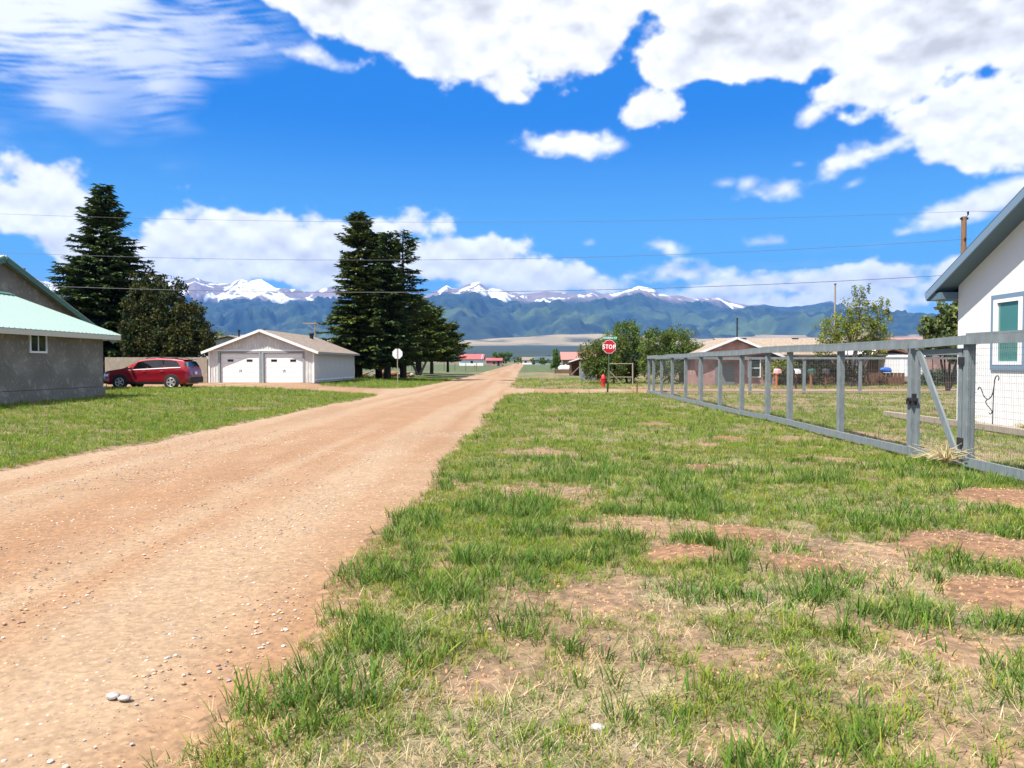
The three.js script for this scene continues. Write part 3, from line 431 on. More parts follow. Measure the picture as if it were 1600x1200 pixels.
{ // far buildings down the road
  const b = group('barn', 'long white barn with red metal roof far down the road', 'barn', -21.8, 1.0, -300);
  mesh('wall', prism([[-4.8, 0], [4.8, 0], [4.8, 2.6], [-4.8, 2.6]], -8, 0), M.white, b); mesh('roof', [slab([-5.1, 4.6, -4], [5.1, 4.6, -4], [5.1, 2.5, 0.5], [-5.1, 2.5, 0.5], 0.12), slab([5.1, 4.6, -4], [-5.1, 4.6, -4], [-5.1, 2.5, -8.5], [5.1, 2.5, -8.5], 0.12)], M.roofRed, b); mesh('window', box(0.9, 0.9, 0.06, 0.2, 1.5, 0.02), M.glass, b);
  mesh('gable', prism([[-8, 2.6], [0, 2.6], [-4, 4.5]], -0.1, 0).rotateY(Math.PI / 2).translate(4.7, 0, 0), M.white, b);
  const p = group('pink_shed', 'small pink house with red roof beside the long white barn', 'house', -12.4, 0.98, -292);
  mesh('wall', box(6, 2, 5, 0, 1, -2.5), M.pink, p); mesh('roof', [slab([-3.3, 3, -2.5], [3.3, 3, -2.5], [3.3, 1.95, 0.4], [-3.3, 1.95, 0.4], 0.1), slab([3.3, 3, -2.5], [-3.3, 3, -2.5], [-3.3, 1.95, -5.4], [3.3, 1.95, -5.4], 0.1)], M.roofRed, p); mesh('window', box(0.8, 0.8, 0.06, 0, 1.2, 0.02), M.glass, p); mesh('door', box(0.9, 1.8, 0.06, 1.7, 0.9, 0.02), M.black, p);
  const q = group('tan_ranch_house', 'tan house with pink red roof past the wooden shed', 'house', 9.6, 0.25, -140);
  mesh('wall', box(5.6, 2.2, 6, 0, 1.1, -3), std([0.32, 0.25, 0.17], 0.9), q); mesh('roof', [slab([-3.2, 3.6, -3], [3.4, 3.6, -3], [3.4, 2.1, 0.5], [-3.2, 2.1, 0.5], 0.12), slab([3.4, 3.6, -3], [-3.2, 3.6, -3], [-3.2, 2.1, -6.5], [3.4, 2.1, -6.5], 0.12), slab([1.2, 4.0, -2], [3.8, 4.0, -2], [3.8, 2.7, 0.8], [1.2, 2.7, 0.8], 0.12)], M.roofPink, q); mesh('window', box(0.8, 0.6, 0.06, -1.2, 1.35, 0.02), M.glass, q); mesh('door', box(0.9, 1.9, 0.06, 1.2, 0.95, 0.02), M.brownWood, q);
  const s = group('lean_to_shed', 'open dark wooden shed with pale sloping metal roof', 'shed', 7.6, 0.1, -100);
  mesh('roof', slab([-1.9, 1.85, 0.3], [-1.9, 1.85, -3.5], [1.6, 3.0, -3.5], [1.6, 3.0, 0.3], -0.08), std([0.55, 0.5, 0.5], 0.6), s); mesh('wall', [box(3.2, 2.2, 0.1, -0.1, 1.1, -3.4), box(0.1, 2.6, 3.4, 1.4, 1.3, -1.7)], M.brownWood, s); for (const x of [-1.7, 0, 1.4]) mesh('post', box(0.14, x < -1 ? 1.8 : x > 1 ? 2.8 : 2.35, 0.14, x, x < -1 ? 0.9 : x > 1 ? 1.4 : 1.17, 0.1), M.brownWood, s); mesh('brace', bar([-1.7, 0.1, 0.2], [-0.6, 1.2, 0.2], 0.08), M.oldWood, s);
  const t = group('propane_tank', 'white propane tank lying beside the tan house', 'tank', 6.4, 0.25, -122);
  mesh('tank', new THREE.CapsuleGeometry(0.45, 1.5, 6, 14).rotateZ(Math.PI / 2).translate(0, 0.75, 0), M.signWhite, t); mesh('dome', cyl(0.14, 0.12, 0.2, 0, 1.15, 0), M.signWhite, t); for (const x of [-0.6, 0.6]) mesh('foot', box(0.1, 0.45, 0.6, x, 0.2, 0), M.greyTrim, t);
  const w = group('low_plank_wall', 'low dark plank wall before the tan house', 'wall', 6.7, 0.2, -117);
  for (let i = 0; i < 3; i++) mesh('plank', box(4.6, 0.16, 0.06, 0, 0.12 + i * 0.18, 0), M.brownWood, w); for (const x of [-2.2, 0, 2.2]) mesh('post', box(0.12, 0.7, 0.1, x, 0.33, -0.08), M.brownWood, w);
  const fr = rng(40);
  [[1.5, -420, 7, M.white, M.shingle], [9, -360, 9, M.greyTrim, M.slateDark], [18, -480, 10, M.cream, M.shingle], [-1, -560, 8, M.white, M.roofRed], [27, -520, 10, M.whiteWood, M.galv]].forEach(([x, z, w2, wm, rm], i) => {
    const g = group('distant_house', ['tiny white house with brown roof at the road\'s vanishing end', 'distant grey house with dark roof beyond the young green tree', 'distant cream house with brown roof out on the plain', 'distant white house with red roof at the end of the road', 'distant white house with metal roof out on the plain'][i], 'house', x, farRise(Math.hypot(x, z)), z);
    mesh('wall', box(w2, 2.4, 6, 0, 1.2, -3), wm, g); mesh('roof', [slab([-w2 / 2 - 0.4, 4, -3], [w2 / 2 + 0.4, 4, -3], [w2 / 2 + 0.4, 2.3, 0.5], [-w2 / 2 - 0.4, 2.3, 0.5], 0.12), slab([w2 / 2 + 0.4, 4, -3], [-w2 / 2 - 0.4, 4, -3], [-w2 / 2 - 0.4, 2.3, -6.5], [w2 / 2 + 0.4, 2.3, -6.5], 0.12)], rm, g); mesh('window', box(1.2, 1, 0.06, -w2 / 4, 1.4, 0.02), M.glass, g);
  });
}
// ---------------------------------------------------------------- grey fence, gate, corner run
const FX = 6.82, FZ = [-42.6, -41, -38.6, -35.8, -32.8, -29.9, -27, -24.3, -21.7, -19.9, -16.7, -13.62];
const V3 = (x, y, z) => new THREE.Vector3(x, y, z);
function weld(z0, z1, y0, y1, dx, dy, r, along = 'z') { // welded wire: prisms with three sides
  const out = [], n = Math.round((z1 - z0) / dx);
  for (let i = 0; i <= n; i++) { const z = lerp(z0, z1, i / n); out.push(new THREE.CylinderGeometry(r, r, y1 - y0, 3, 1, true).translate(0, (y0 + y1) / 2, z)); }
  for (let y = y0; y <= y1 + 1e-6; y += dy) out.push(new THREE.CylinderGeometry(r, r, z1 - z0, 3, 1, true).rotateX(Math.PI / 2).translate(0.003, y, (z0 + z1) / 2));
  const g = merge(out); return along === 'x' ? g.rotateY(Math.PI / 2) : g;
}
{
  const f = group('grey_wood_fence', 'tall grey painted timber fence with wire mesh along the grass verge', 'fence', FX, 0, 0);
  const posts = [...FZ, -11.9, -9.0, -6.1];
  for (const z of posts) mesh('post', uvm(rbox(0.128, 2.16, 0.128, 0.085, 0.98 + ground(FX, z), z, 0.008), 0.7), M.greyWood, f);
  const rail = (z0, z1, name = 'rail') => { const a = ground(FX, z0), b = ground(FX, z1); mesh('top_rail', uvm(bar([0, 2.02 + a, z0], [0, 2.02 + b, z1], 0.04, 0.14), 0.8), M.greyWood, f); mesh('top_cap', uvm(bar([0.07, 2.105 + a, z0], [0.07, 2.105 + b, z1], 0.18, 0.035), 0.8), M.greyWood, f); mesh('bottom_rail', uvm(bar([0, 0.13 + a, z0], [0, 0.13 + b, z1], 0.04, 0.14), 0.8), M.greyWood, f); };
  for (let i = 0; i < FZ.length - 1; i++) rail(FZ[i] - (i ? 0 : 0.07), FZ[i + 1] - 0.004);
  rail(-11.83, -9.004); rail(-9, -6.03);
  mesh('top_rail', uvm(bar([0, 2.02 + ground(FX, -13.6), -13.55], [0, 2.02 + ground(FX, -11.9), -11.84], 0.04, 0.14), 0.8), M.greyWood, f);
  for (let i = 0; i < FZ.length - 1; i++) { const g0 = ground(FX, (FZ[i] + FZ[i + 1]) / 2); mesh('wire_mesh', weld(FZ[i], FZ[i + 1], 0.15 + g0, 2.0 + g0, 0.1, 0.1, 0.0016).translate(0.03, 0, 0), M.wire, f, 'stuff'); }
  for (const [a, b] of [[-11.9, -9], [-9, -6.1]]) { const g0 = ground(FX, a); mesh('wire_mesh', weld(a, b, 0.15 + g0, 2.0 + g0, 0.0508, 0.1016, 0.0021).translate(0.03, 0, 0), M.wire, f, 'stuff'); }
  // short returns of dark mesh on the hinge post
  mesh('staples', Array.from({ length: 12 }, (_, i) => box(0.02, 0.006, 0.1, 0.165, 0.3 + i * 0.15 + ground(FX, -11.9), -11.9)), M.wire, f, 'stuff');
  const y0 = ground(FX, -12.8), g = group('fence_gate', 'grey wooden gate with diagonal brace set in the tall grey fence', 'gate', FX, y0, -13.5);
  mesh('stile', uvm(rbox(0.05, 1.84, 0.1, 0.06, 1.0, 0.1, 0.005), 0.7), M.greyWood, g); mesh('stile', uvm(rbox(0.05, 1.84, 0.1, 0.06, 1.0, 1.43, 0.005), 0.7), M.greyWood, g);
  mesh('bottom_bar', uvm(box(0.045, 0.13, 1.23, 0.06, 0.145, 0.765), 0.8), M.greyWood, g); mesh('top_bar', uvm(box(0.045, 0.1, 1.23, 0.06, 1.87, 0.765), 0.8), M.greyWood, g);
  mesh('brace', uvm(bar([0.02, 1.9, 0.2], [0.02, 0.22, 1.4], 0.035, 0.13), 0.8), M.greyWood, g);
  mesh('wire_mesh', weld(0.1, 1.43, 0.15, 1.9, 0.0508, 0.1016, 0.0021).translate(0.09, 0, 0), M.wire, g, 'stuff');
  mesh('latch', [box(0.05, 0.05, 0.3, 0.0, 1.05, 0.05), box(0.06, 0.2, 0.05, 0.0, 1.05, 0.1), box(0.05, 0.09, 0.1, 0, 1.0, -0.08)], M.iron, g);
  for (const y of [0.45, 1.72]) mesh('hinge', box(0.03, 0.12, 0.16, 0.02, y, 1.5), M.iron, g);
  // run along the cross street
  const b = group('rear_fence', 'grey post and wire fence running along the far edge of the yard', 'fence', 0, 0, -42.4);
  const xs = [9.7, 12.5, 15.5, 18.6, 21.6, 24.6, 27.6];
  for (const x of xs) mesh('post', uvm(rbox(0.14, 2.1, 0.14, x, 0.98, 0, 0.008), 0.7), M.greyWood, b);
  let px = 7.06; for (const x of xs) { mesh('top_rail', uvm(bar([px, 1.98, 0.09], [x - 0.004, 1.98, 0.09], 0.04, 0.12), 0.8), M.greyWood, b); mesh('bottom_rail', uvm(bar([px, 0.12, 0.09], [x - 0.004, 0.12, 0.09], 0.04, 0.1), 0.8), M.oldWood, b); mesh('wire_mesh', weld(px, x, 0.15, 1.95, 0.15, 0.15, 0.0016, 'x').translate(0, 0, 0.06), M.wire, b, 'stuff'); px = x; }
}
// ---------------------------------------------------------------- signs, hydrant, mailboxes, poles, wires
const font = await new (await import('three/addons/loaders/FontLoader.js')).FontLoader().loadAsync('fonts/droid/droid_sans_bold.typeface.json');
const { TextGeometry } = await import('three/addons/geometries/TextGeometry.js');
function text(s, size, depth = 0.003) { const g = new TextGeometry(s, { font, size, depth, curveSegments: 4, bevelEnabled: false }); g.computeBoundingBox(); const b = g.boundingBox; return g.translate(-(b.min.x + b.max.x) / 2, -(b.min.y + b.max.y) / 2, 0); }
function octagon(r, z0, z1) { const p = []; for (let i = 0; i < 8; i++) { const a = Math.PI / 8 + i * Math.PI / 4; p.push([Math.cos(a) * r, Math.sin(a) * r]); } return prism(p, z0, z1); }
{
  const s = group('stop_sign', 'red octagonal stop sign with green street name plate on top', 'sign', 4.72, ground(4.72, -43.8) - 0.02, -43.8); s.rotation.z = -0.03;
  const R = 0.762 / 2 / Math.cos(Math.PI / 8);
  mesh('post', [box(0.065, 2.75, 0.03, 0, 1.5, -0.02), box(0.02, 2.75, 0.05, 0, 1.5, -0.04)], M.greenPost, s); mesh('post_sleeve', box(0.09, 0.75, 0.08, 0, 0.37, -0.03), M.black, s);
  const p = mesh('sign_plate', octagon(R, 0, 0.004).translate(0, 2.78, 0.002), M.signWhite, s); mesh('red_face', octagon(R * 0.945, 0.0045, 0.0075).translate(0, 2.78, 0.002), M.signRed, p); mesh('lettering', text('STOP', 0.25).scale(0.92, 1, 1).translate(0, 2.78, 0.0105), M.signWhite, p);
  const n = mesh('street_name_plate', box(0.84, 0.2, 0.01, 0.02, 3.29, 0), M.signGreen, s); mesh('lettering', text('FOURTH ST', 0.115).translate(0.02, 3.29, 0.0055), M.signWhite, n); mesh('bracket', box(0.06, 0.16, 0.04, 0.02, 3.17, -0.012), M.steel, s);
  const b = group('sign_seen_from_behind', 'pale octagonal sign back on a thin post beside the spruces', 'sign', -9.9, ground(-9.9, -58), -58);
  mesh('post', [box(0.06, 2.85, 0.03, 0, 1.42, 0.025)], std([0.3, 0.25, 0.18], 0.8), b); mesh('sign_plate', octagon(R, -0.002, 0.002).translate(0, 2.45, 0.004), M.signBack, b);
}
{
  const h = group('fire_hydrant', 'red fire hydrant in dry grass near the stop sign', 'hydrant', 5.53, ground(5.53, -54.2), -54.2);
  const L = (pts) => new THREE.LatheGeometry(pts.map(([r, y]) => new THREE.Vector2(r, y)), 18);
  mesh('barrel', L([[0, 0], [0.19, 0], [0.19, 0.05], [0.13, 0.07], [0.125, 0.5], [0.17, 0.52], [0.17, 0.57], [0.13, 0.58]]), M.red, h); mesh('bonnet', L([[0.185, 0.58], [0.19, 0.63], [0.16, 0.66], [0.15, 0.74], [0.1, 0.84], [0.05, 0.87], [0.04, 0.93], [0, 0.93]]), M.red, h);
  mesh('nozzle', [cyl(0.085, 0.085, 0.1, 0, 0, 0).rotateX(Math.PI / 2).translate(0, 0.42, 0.12)], M.red, h); for (const k of [-1, 1]) mesh('nozzle', [cyl(0.06, 0.06, 0.1, 0, 0, 0).rotateZ(-k * Math.PI / 2).translate(k * 0.12, 0.42, 0)], M.red, h);
  const a = group('rusty_stake', 'thin rusty stake standing left of the fire hydrant', 'post', 5.0, ground(5, -54), -54); mesh('stake', rod([0, 0, 0], [0.02, 0.85, 0], 0.025, 0.022), std([0.3, 0.1, 0.05], 0.9), a); mesh('stake_tip', rod([0.02, 0.85, 0], [0.022, 0.9, 0], 0.03, 0.015), std([0.4, 0.16, 0.08], 0.9), a);
  const c = group('marker_post', 'short dark marker post with pale tip at the fence corner', 'post', 6.35, ground(6.35, -43.3), -43.3); mesh('shaft', box(0.07, 0.75, 0.07, 0, 0.37, 0), M.brownWood, c); mesh('cap', box(0.08, 0.1, 0.08, 0, 0.8, 0), M.oldWood, c);
  const f2 = group('small_hydrant', 'small reddish standpipe in the lawn past the pines', 'hydrant', -11.6, farRise(170) + 0.1, -170); mesh('pipe', cyl(0.12, 0.12, 0.7, 0, 0, 0), std([0.4, 0.12, 0.08], 0.8), f2); mesh('cap', new THREE.SphereGeometry(0.17, 10, 6).translate(0, 0.75, 0), std([0.4, 0.12, 0.08], 0.8), f2);
}
{ // mailboxes along the far side of the cross street
  const boxes = [[16.9, [0.75, 0.42, 0.42], [0.5, 0.14, 0.05], 'pale pink mailbox on an orange wooden post'], [17.75, [0.02, 0.02, 0.022], [0.14, 0.06, 0.04], 'black mailbox just left of the white mailbox'], [18.2, [0.8, 0.8, 0.8], [0.2, 0.07, 0.04], 'white mailbox on a dark red brown post'], [19.15, [0.03, 0.09, 0.06], [0.3, 0.12, 0.07], 'dark green mailbox on a rust coloured post'], [20.2, [0.05, 0.05, 0.055], [0.13, 0.06, 0.04], 'charcoal mailbox with white flag plate on a dark post']];
  boxes.forEach(([x, c, p, label], i) => {
    const g = group('mailbox', label, 'mailbox', x, ground(x, -51.3), -51.3 + (i % 2) * 0.15, 0, 'mailboxes across the street');
    const s = new THREE.Shape(); s.moveTo(-0.14, 0); s.lineTo(0.14, 0); s.lineTo(0.14, 0.15); s.absarc(0, 0.15, 0.14, 0, Math.PI); s.lineTo(-0.14, 0);
    mesh('post', box(0.1, 1.02, 0.1, 0, 0.51, 0), std(p, 0.9), g); mesh('arm', box(0.1, 0.06, 0.5, 0, 0.99, 0.02), std(p, 0.9), g);
    const b = mesh('box', new THREE.ExtrudeGeometry(s, { depth: 0.5, bevelEnabled: true, bevelSize: 0.01, bevelThickness: 0.01, bevelSegments: 1 }).rotateY(i === 4 ? 0 : 0.25).translate(0, 1.03, -0.24), std(c, 0.5), g); mesh('flag', box(0.012, 0.16, 0.05, 0.16, 1.22, 0.05), i === 4 ? M.signWhite : M.red, g);
  });
}
function sagWire(a, b, sag, r) { const pts = []; for (let i = 0; i <= 24; i++) { const t = i / 24; pts.push([lerp(a[0], b[0], t), lerp(a[1], b[1], t) - sag * 4 * t * (1 - t), lerp(a[2], b[2], t)]); } return tube(pts, r, 96, 5); }
{
  const p = group('utility_pole', 'brown wooden utility pole rising behind the white stucco house', 'utility pole', 21.1, 0, -37);
  mesh('pole', uvm(cyl(0.15, 0.115, 8.75, 0, 0, 0, 14), 1), M.pole, p); mesh('insulator', [rod([0.08, 8.7, 0], [0.2, 8.85, 0], 0.02), cyl(0.035, 0.05, 0.14, 0.19, 8.85, 0)], M.black, p); mesh('bracket', [box(0.35, 0.1, 0.1, 0, 8.66, 0.02), box(0.08, 0.14, 0.3, 0, 7.65, 0)], M.black, p);
  const q = group('utility_pole', 'wooden utility pole standing past the left house and carrying the street wires', 'utility pole', -46, 0.3, -37); mesh('pole', uvm(cyl(0.15, 0.115, 10.2, 0, 0, 0, 14), 1), M.pole, q); mesh('bracket', box(0.35, 0.1, 0.1, 0, 9.9, 0.02), M.black, q);
  const W = [['top', 9.0, 10.2, 0.95, 0.007, 'uppermost thin power line strung over the street'], ['middle', 7.68, 8.55, 1.35, 0.009, 'middle power line strung over the street'], ['low', 6.0, 6.9, 1.25, 0.014, 'lowest and thickest cable strung over the street']];
  for (const [, y0, y1, sag, r, label] of W) { const w = mesh('power_line', sagWire([21.4, y0, -37 + 0.1], [-46, y1, -36.9], sag, r), M.cable, null); tag(w, label, 'wire'); }
  const e = mesh('power_line', sagWire([21.4, 9.0, -36.9], [60, 10, -37], 0.5, 0.007), M.black, null); tag(e, 'power line running on past the pole over the white house', 'wire');
  [[17.2, -62, 5.3, 0.07, 'dark iron flue pole standing behind the pink house'], [37.5, -72, 5.3, 0.09, 'dark pole standing among the bare trees'], [34.0, -84, 10.4, 0.12, 'weathered grey pole rising out of the yellow green tree']].forEach(([x, z, h, r, label], i) => { const g = group('thin_pole', label, 'pole', x, 0, z); mesh('shaft', cyl(r, r * 0.85, h, 0, 0, 0, 8), i === 2 ? M.oldWood : M.black, g); mesh('cap', cyl(r * 1.1, r * 1.1, 0.1, 0, h, 0, 8), M.black, g); });
  const u = group('distant_utility_pole', 'distant pole with pale crossarm showing left of the spruces', 'utility pole', -28, 0.3, -100); mesh('pole', cyl(0.14, 0.1, 6.9, 0, 0, 0, 8), M.oldWood, u); mesh('crossarm', box(2.2, 0.14, 0.12, -0.5, 6.75, 0.1), M.oldWood, u); mesh('brace', [bar([-1.1, 6.7, 0.1], [0, 5.9, 0.1], 0.05), bar([0.6, 6.7, 0.1], [0, 5.9, 0.1], 0.05)], M.oldWood, u);
}
{ // corrugated sheets and pipe gate by the shrubs
  const f = group('sheet_metal_fence', 'grey corrugated metal sheet fence beside the tall shrubs', 'fence', 6.75, 0, -75);
  for (let i = 0; i < 3; i++) { const s = new THREE.PlaneGeometry(0.82, 1.75, 28, 1), p = s.attributes.position; for (let k = 0; k < p.count; k++) p.setZ(k, Math.sin(p.getX(k) * 48) * 0.012); s.computeVertexNormals(); mesh('metal_sheet', s.translate(-0.98 + i * 0.86, 0.92, i * 0.05), M.galv, f); }
  for (let i = 0; i < 4; i++) mesh('post', box(0.1, 1.9, 0.1, -1.42 + i * 0.86, 0.95, -0.1), M.oldWood, f); mesh('rail', box(2.7, 0.08, 0.05, -0.1, 1.5, -0.06), M.oldWood, f);
  const g = group('pipe_gate', 'grey pole gate with diagonal brace under the shrubs', 'gate', 7.5, 0, -60);
  for (const x of [-0.95, 0.95]) mesh('post', cyl(0.06, 0.055, 1.75, x, 0, 0, 8), M.oldWood, g); for (const y of [0.62, 1.68]) mesh('rail', rod([-0.95, y, 0], [0.95, y, 0], 0.035), M.oldWood, g); mesh('brace', rod([-0.9, 1.1, 0.04], [0.1, 0.05, 0.04], 0.035), M.oldWood, g);
  const l = group('wire_field_fence', 'thin wire fence with dark posts behind the pine trunks', 'fence', -15, 0.55, -122);
  for (let i = 0; i < 9; i++) mesh('post', box(0.09, 1.35, 0.09, -7 + i * 1.75, 0.65, 0), M.brownWood, l); mesh('wires', [0.25, 0.5, 0.75, 1.0, 1.25].map((y) => rod([-7, y, 0.05], [7, y, 0.05], 0.006, 0.006, 4)).concat(Array.from({ length: 56 }, (_, i) => rod([-7 + i * 0.25, 0.2, 0.05], [-7 + i * 0.25, 1.25, 0.05], 0.005, 0.005, 3))), M.wire, l, 'stuff');
  const r = rng(71), p = group('rubble_pile', 'pile of broken red stone and timber under the spruces', 'rubble', -14.3, 0.33, -79);
  for (let i = 0; i < 30; i++) { const s = 0.16 + r() * 0.26, st = new THREE.IcosahedronGeometry(s, 1), q = st.attributes.position; const k = r() * 50; for (let j = 0; j < q.count; j++) { const m = 0.75 + 0.5 * n3(q.getX(j) * 5 + k, q.getY(j) * 5, q.getZ(j) * 5 + 4); q.setXYZ(j, q.getX(j) * m * 1.3, q.getY(j) * m * 0.7, q.getZ(j) * m); } const a = (r() - 0.5) * 6, w = Math.abs(a) / 3; mesh('stone', st.rotateY(r() * 3).translate(a, 0.12 + r() * 0.4 * (1 - w), (r() - 0.5) * 1.6), i % 3 ? M.redStone : M.stone, p); }
  for (let i = 0; i < 4; i++) mesh('log', rod([-2.6 + i * 1.2, 0.25, 0.9], [-1.6 + i * 1.3, 0.35 + r() * 0.3, 0.7], 0.09, 0.08, 8), M.paleBark, p);
}
{ // two pale stones at the road's edge, and a few more in the verge
  const r = rng(19);
  [[-2.02, -3.62, 0.028, 'pale flat stone lying on the dirt road beside a greyer stone'], [-1.955, -3.6, 0.026, 'grey white lumpy stone lying on the dirt road beside a paler one'], [0.33, -3.42, 0.03, 'pale stone half sunk in the bare soil of the verge']].forEach(([x, z, s, label], i) => {
    const st = new THREE.IcosahedronGeometry(s, 1), q = st.attributes.position; for (let j = 0; j < q.count; j++) { const m = 0.7 + 0.6 * n3(q.getX(j) * 34 + i * 9, q.getY(j) * 34 + 3, q.getZ(j) * 34); q.setXYZ(j, q.getX(j) * m * 1.2, q.getY(j) * m * 0.55, q.getZ(j) * m * 0.9); } st.computeVertexNormals();
    const sd = roadSd(x, z), y = sd < 0 ? roadY(x, z, sd) + 0.015 : ground(x, z); tag(mesh('stone', st.translate(x, y + s * 0.2, z), M.stone, null), label, 'stone', i < 2 ? 'stones on the road' : undefined);
  });
}
{ // red sport utility vehicle, rear towards the cross street: x runs to its rear
  const c = group('red_car', 'dark red sport utility vehicle parked before the board fence', 'car', -21.05, 0.28, -42.3);
  const paint = new THREE.MeshPhysicalMaterial({ color: new THREE.Color().setRGB(0.26, 0.005, 0.014), roughness: 0.32, metalness: 0.35, clearcoat: 1, clearcoatRoughness: 0.05 }), clad = std([0.014, 0.014, 0.015], 0.7), dark = new THREE.MeshPhysicalMaterial({ color: 0x0b0e10, roughness: 0.05, clearcoat: 1 }), tyre = std([0.015, 0.015, 0.015], 0.9), alloy = std([0.68, 0.69, 0.7], 0.3, { metalness: 0.6 });
  const lin = (t, x) => { for (let i = 1; i < t.length; i++) if (x <= t[i][0]) { const f = (x - t[i - 1][0]) / (t[i][0] - t[i - 1][0]); return lerp(t[i - 1][1], t[i][1], f); } return t[t.length - 1][1]; };
  const TOP = [[-2.48, 0.78], [-2.4, 0.92], [-2.2, 1.0], [-1.35, 1.13], [-1.2, 1.17], [-0.45, 1.6], [-0.1, 1.685], [0.5, 1.73], [1.3, 1.7], [1.95, 1.62], [2.12, 1.55], [2.3, 1.18], [2.38, 1.05], [2.46, 0.75]], BELT = [[-2.5, 0.8], [-1.3, 1.02], [0, 1.06], [1.4, 1.14], [2.5, 1.2]], BOT = [[-2.5, 0.34], [-2.1, 0.24], [2.0, 0.26], [2.47, 0.42]], HALF = [[-2.48, 0.66], [-2.35, 0.8], [-2.0, 0.92], [-1.3, 0.955], [1.6, 0.96], [2.15, 0.91], [2.38, 0.83], [2.46, 0.74]];
  const surf = (x, v) => { // v: 0 sill .. 0.5 belt .. 0.8 roof edge .. 1 centre of roof
    const top = lin(TOP, x), belt = Math.min(lin(BELT, x), top - 0.03), bot = lin(BOT, x), w = lin(HALF, x), up = top - belt;
    if (v < 0.5) { const t = v / 0.5, bulge = 1 - 0.05 * Math.pow(2 * t - 0.9, 2) + 0.012 * Math.sin(t * 9); return [bot + (belt - bot) * t, w * bulge]; }
    if (v < 0.8) { const t = (v - 0.5) / 0.3; return [belt + up * 0.9 * t, w * (0.95 - Math.min(0.24, up * 0.38) * t)]; }
    const t = (v - 0.8) / 0.2, e = w * (0.95 - Math.min(0.24, up * 0.38)); return [belt + up * (0.9 + 0.1 * Math.sin(t * Math.PI / 2)), e * Math.cos(t * Math.PI / 2) ** 0.8];
  };
  const sheet = (x0, x1, v0, v1, nx, nv, side, off = 0, skew = 0) => { const P = [], I = []; for (let i = 0; i <= nx; i++) for (let k = 0; k <= nv; k++) { const v = lerp(v0, v1, k / nv), x = lerp(x0, x1, i / nx) + skew * (v - v0), [y, w] = surf(x, v); P.push(x, y + (v > 0.78 ? off : off * 0.4), side * (w + off)); } for (let i = 0; i < nx; i++) for (let k = 0; k < nv; k++) { const a = i * (nv + 1) + k, b = a + nv + 1; side > 0 ? I.push(a, b, a + 1, b, b + 1, a + 1) : I.push(a, a + 1, b, b, a + 1, b + 1); } const g = new THREE.BufferGeometry(); g.setAttribute('position', new THREE.Float32BufferAttribute(P, 3)); g.setIndex(I); g.computeVertexNormals(); return g; };
  const ends = [-2.48, 2.46].map((x, e) => { const pts = []; for (let k = 0; k <= 20; k++) { const [y, w] = surf(x, k / 20); pts.push([w, y]); } const s = pts.concat(pts.slice(0, -1).reverse().map(([w, y]) => [-w, y])); return prism(s, 0, 0.01).rotateY(Math.PI / 2).translate(e ? x - 0.008 : x, 0, 0); });
  mesh('body', [sheet(-2.48, 2.46, 0, 1, 90, 30, 1), sheet(-2.48, 2.46, 0, 1, 90, 30, -1), ...ends, box(4.4, 0.1, 1.6, 0, 0.3, 0)], paint, c);
  for (const s of [1, -1]) {
    mesh('side_window', sheet(-0.78, 0.02, 0.54, 0.77, 8, 4, s, 0.006, 1.2), dark, c); mesh('side_window', sheet(0.1, 1.0, 0.54, 0.77, 8, 4, s, 0.006, 0), dark, c); mesh('side_window', sheet(1.06, 1.95, 0.55, 0.77, 8, 4, s, 0.006, -1.3), dark, c);
    mesh('window_trim', sheet(-1.0, 1.95, 0.505, 0.528, 20, 1, s, 0.008), alloy, c); mesh('sill_cladding', sheet(-1.05, 1.0, 0.0, 0.09, 20, 2, s, 0.012), clad, c);
    mesh('roof_rail', tube([[-0.1, 1.68, s * 0.62], [0.1, 1.745, s * 0.63], [0.8, 1.765, s * 0.63], [1.6, 1.72, s * 0.62], [1.75, 1.66, s * 0.61]], 0.018, 24), clad, c);
    for (const x of [-0.05, 0.92]) mesh('door_handle', rbox(0.2, 0.03, 0.03, x, 0.98, s * 0.975, 0.01), paint, c);
    for (const x of [-0.86, 0.06, 1.03]) mesh('door_gap', sheet(x, x + 0.014, 0.06, 0.5, 1, 8, s, 0.002), M.black, c);
    const m = mesh('mirror', rbox(0.14, 0.16, 0.22, -0.78, 1.14, s * 1.07, 0.04), paint, c); mesh('mirror_arm', box(0.06, 0.05, 0.14, -0.76, 1.08, s * 0.96), clad, m);
    mesh('tail_light', sheet(2.05, 2.36, 0.36, 0.49, 6, 3, s, 0.012), new THREE.MeshPhysicalMaterial({ color: new THREE.Color().setRGB(0.35, 0.004, 0.008), roughness: 0.15, clearcoat: 1 }), c);
    mesh('headlight', sheet(-2.44, -2.1, 0.36, 0.47, 5, 3, s, 0.01), alloy, c);
    for (const x of [-1.42, 1.45]) {
      const arch = mesh('wheel_arch', [new THREE.TorusGeometry(0.42, 0.05, 6, 28, Math.PI).scale(1, 1, 0.6).translate(x, 0.36, s * 0.93), new THREE.CircleGeometry(0.42, 28).rotateY(s > 0 ? 0 : Math.PI).translate(x, 0.37, s * 0.958)], clad, c);
      const w = new THREE.Group(); w.name = 'wheel'; w.position.set(x, 0.37, s * 0.86); c.add(w);
      mesh('tyre', new THREE.LatheGeometry([[0.24, -0.11], [0.34, -0.12], [0.37, -0.09], [0.372, 0.09], [0.34, 0.13], [0.24, 0.125]].map(([a, b]) => new THREE.Vector2(a, b)), 30).rotateX(s > 0 ? Math.PI / 2 : -Math.PI / 2), tyre, w);
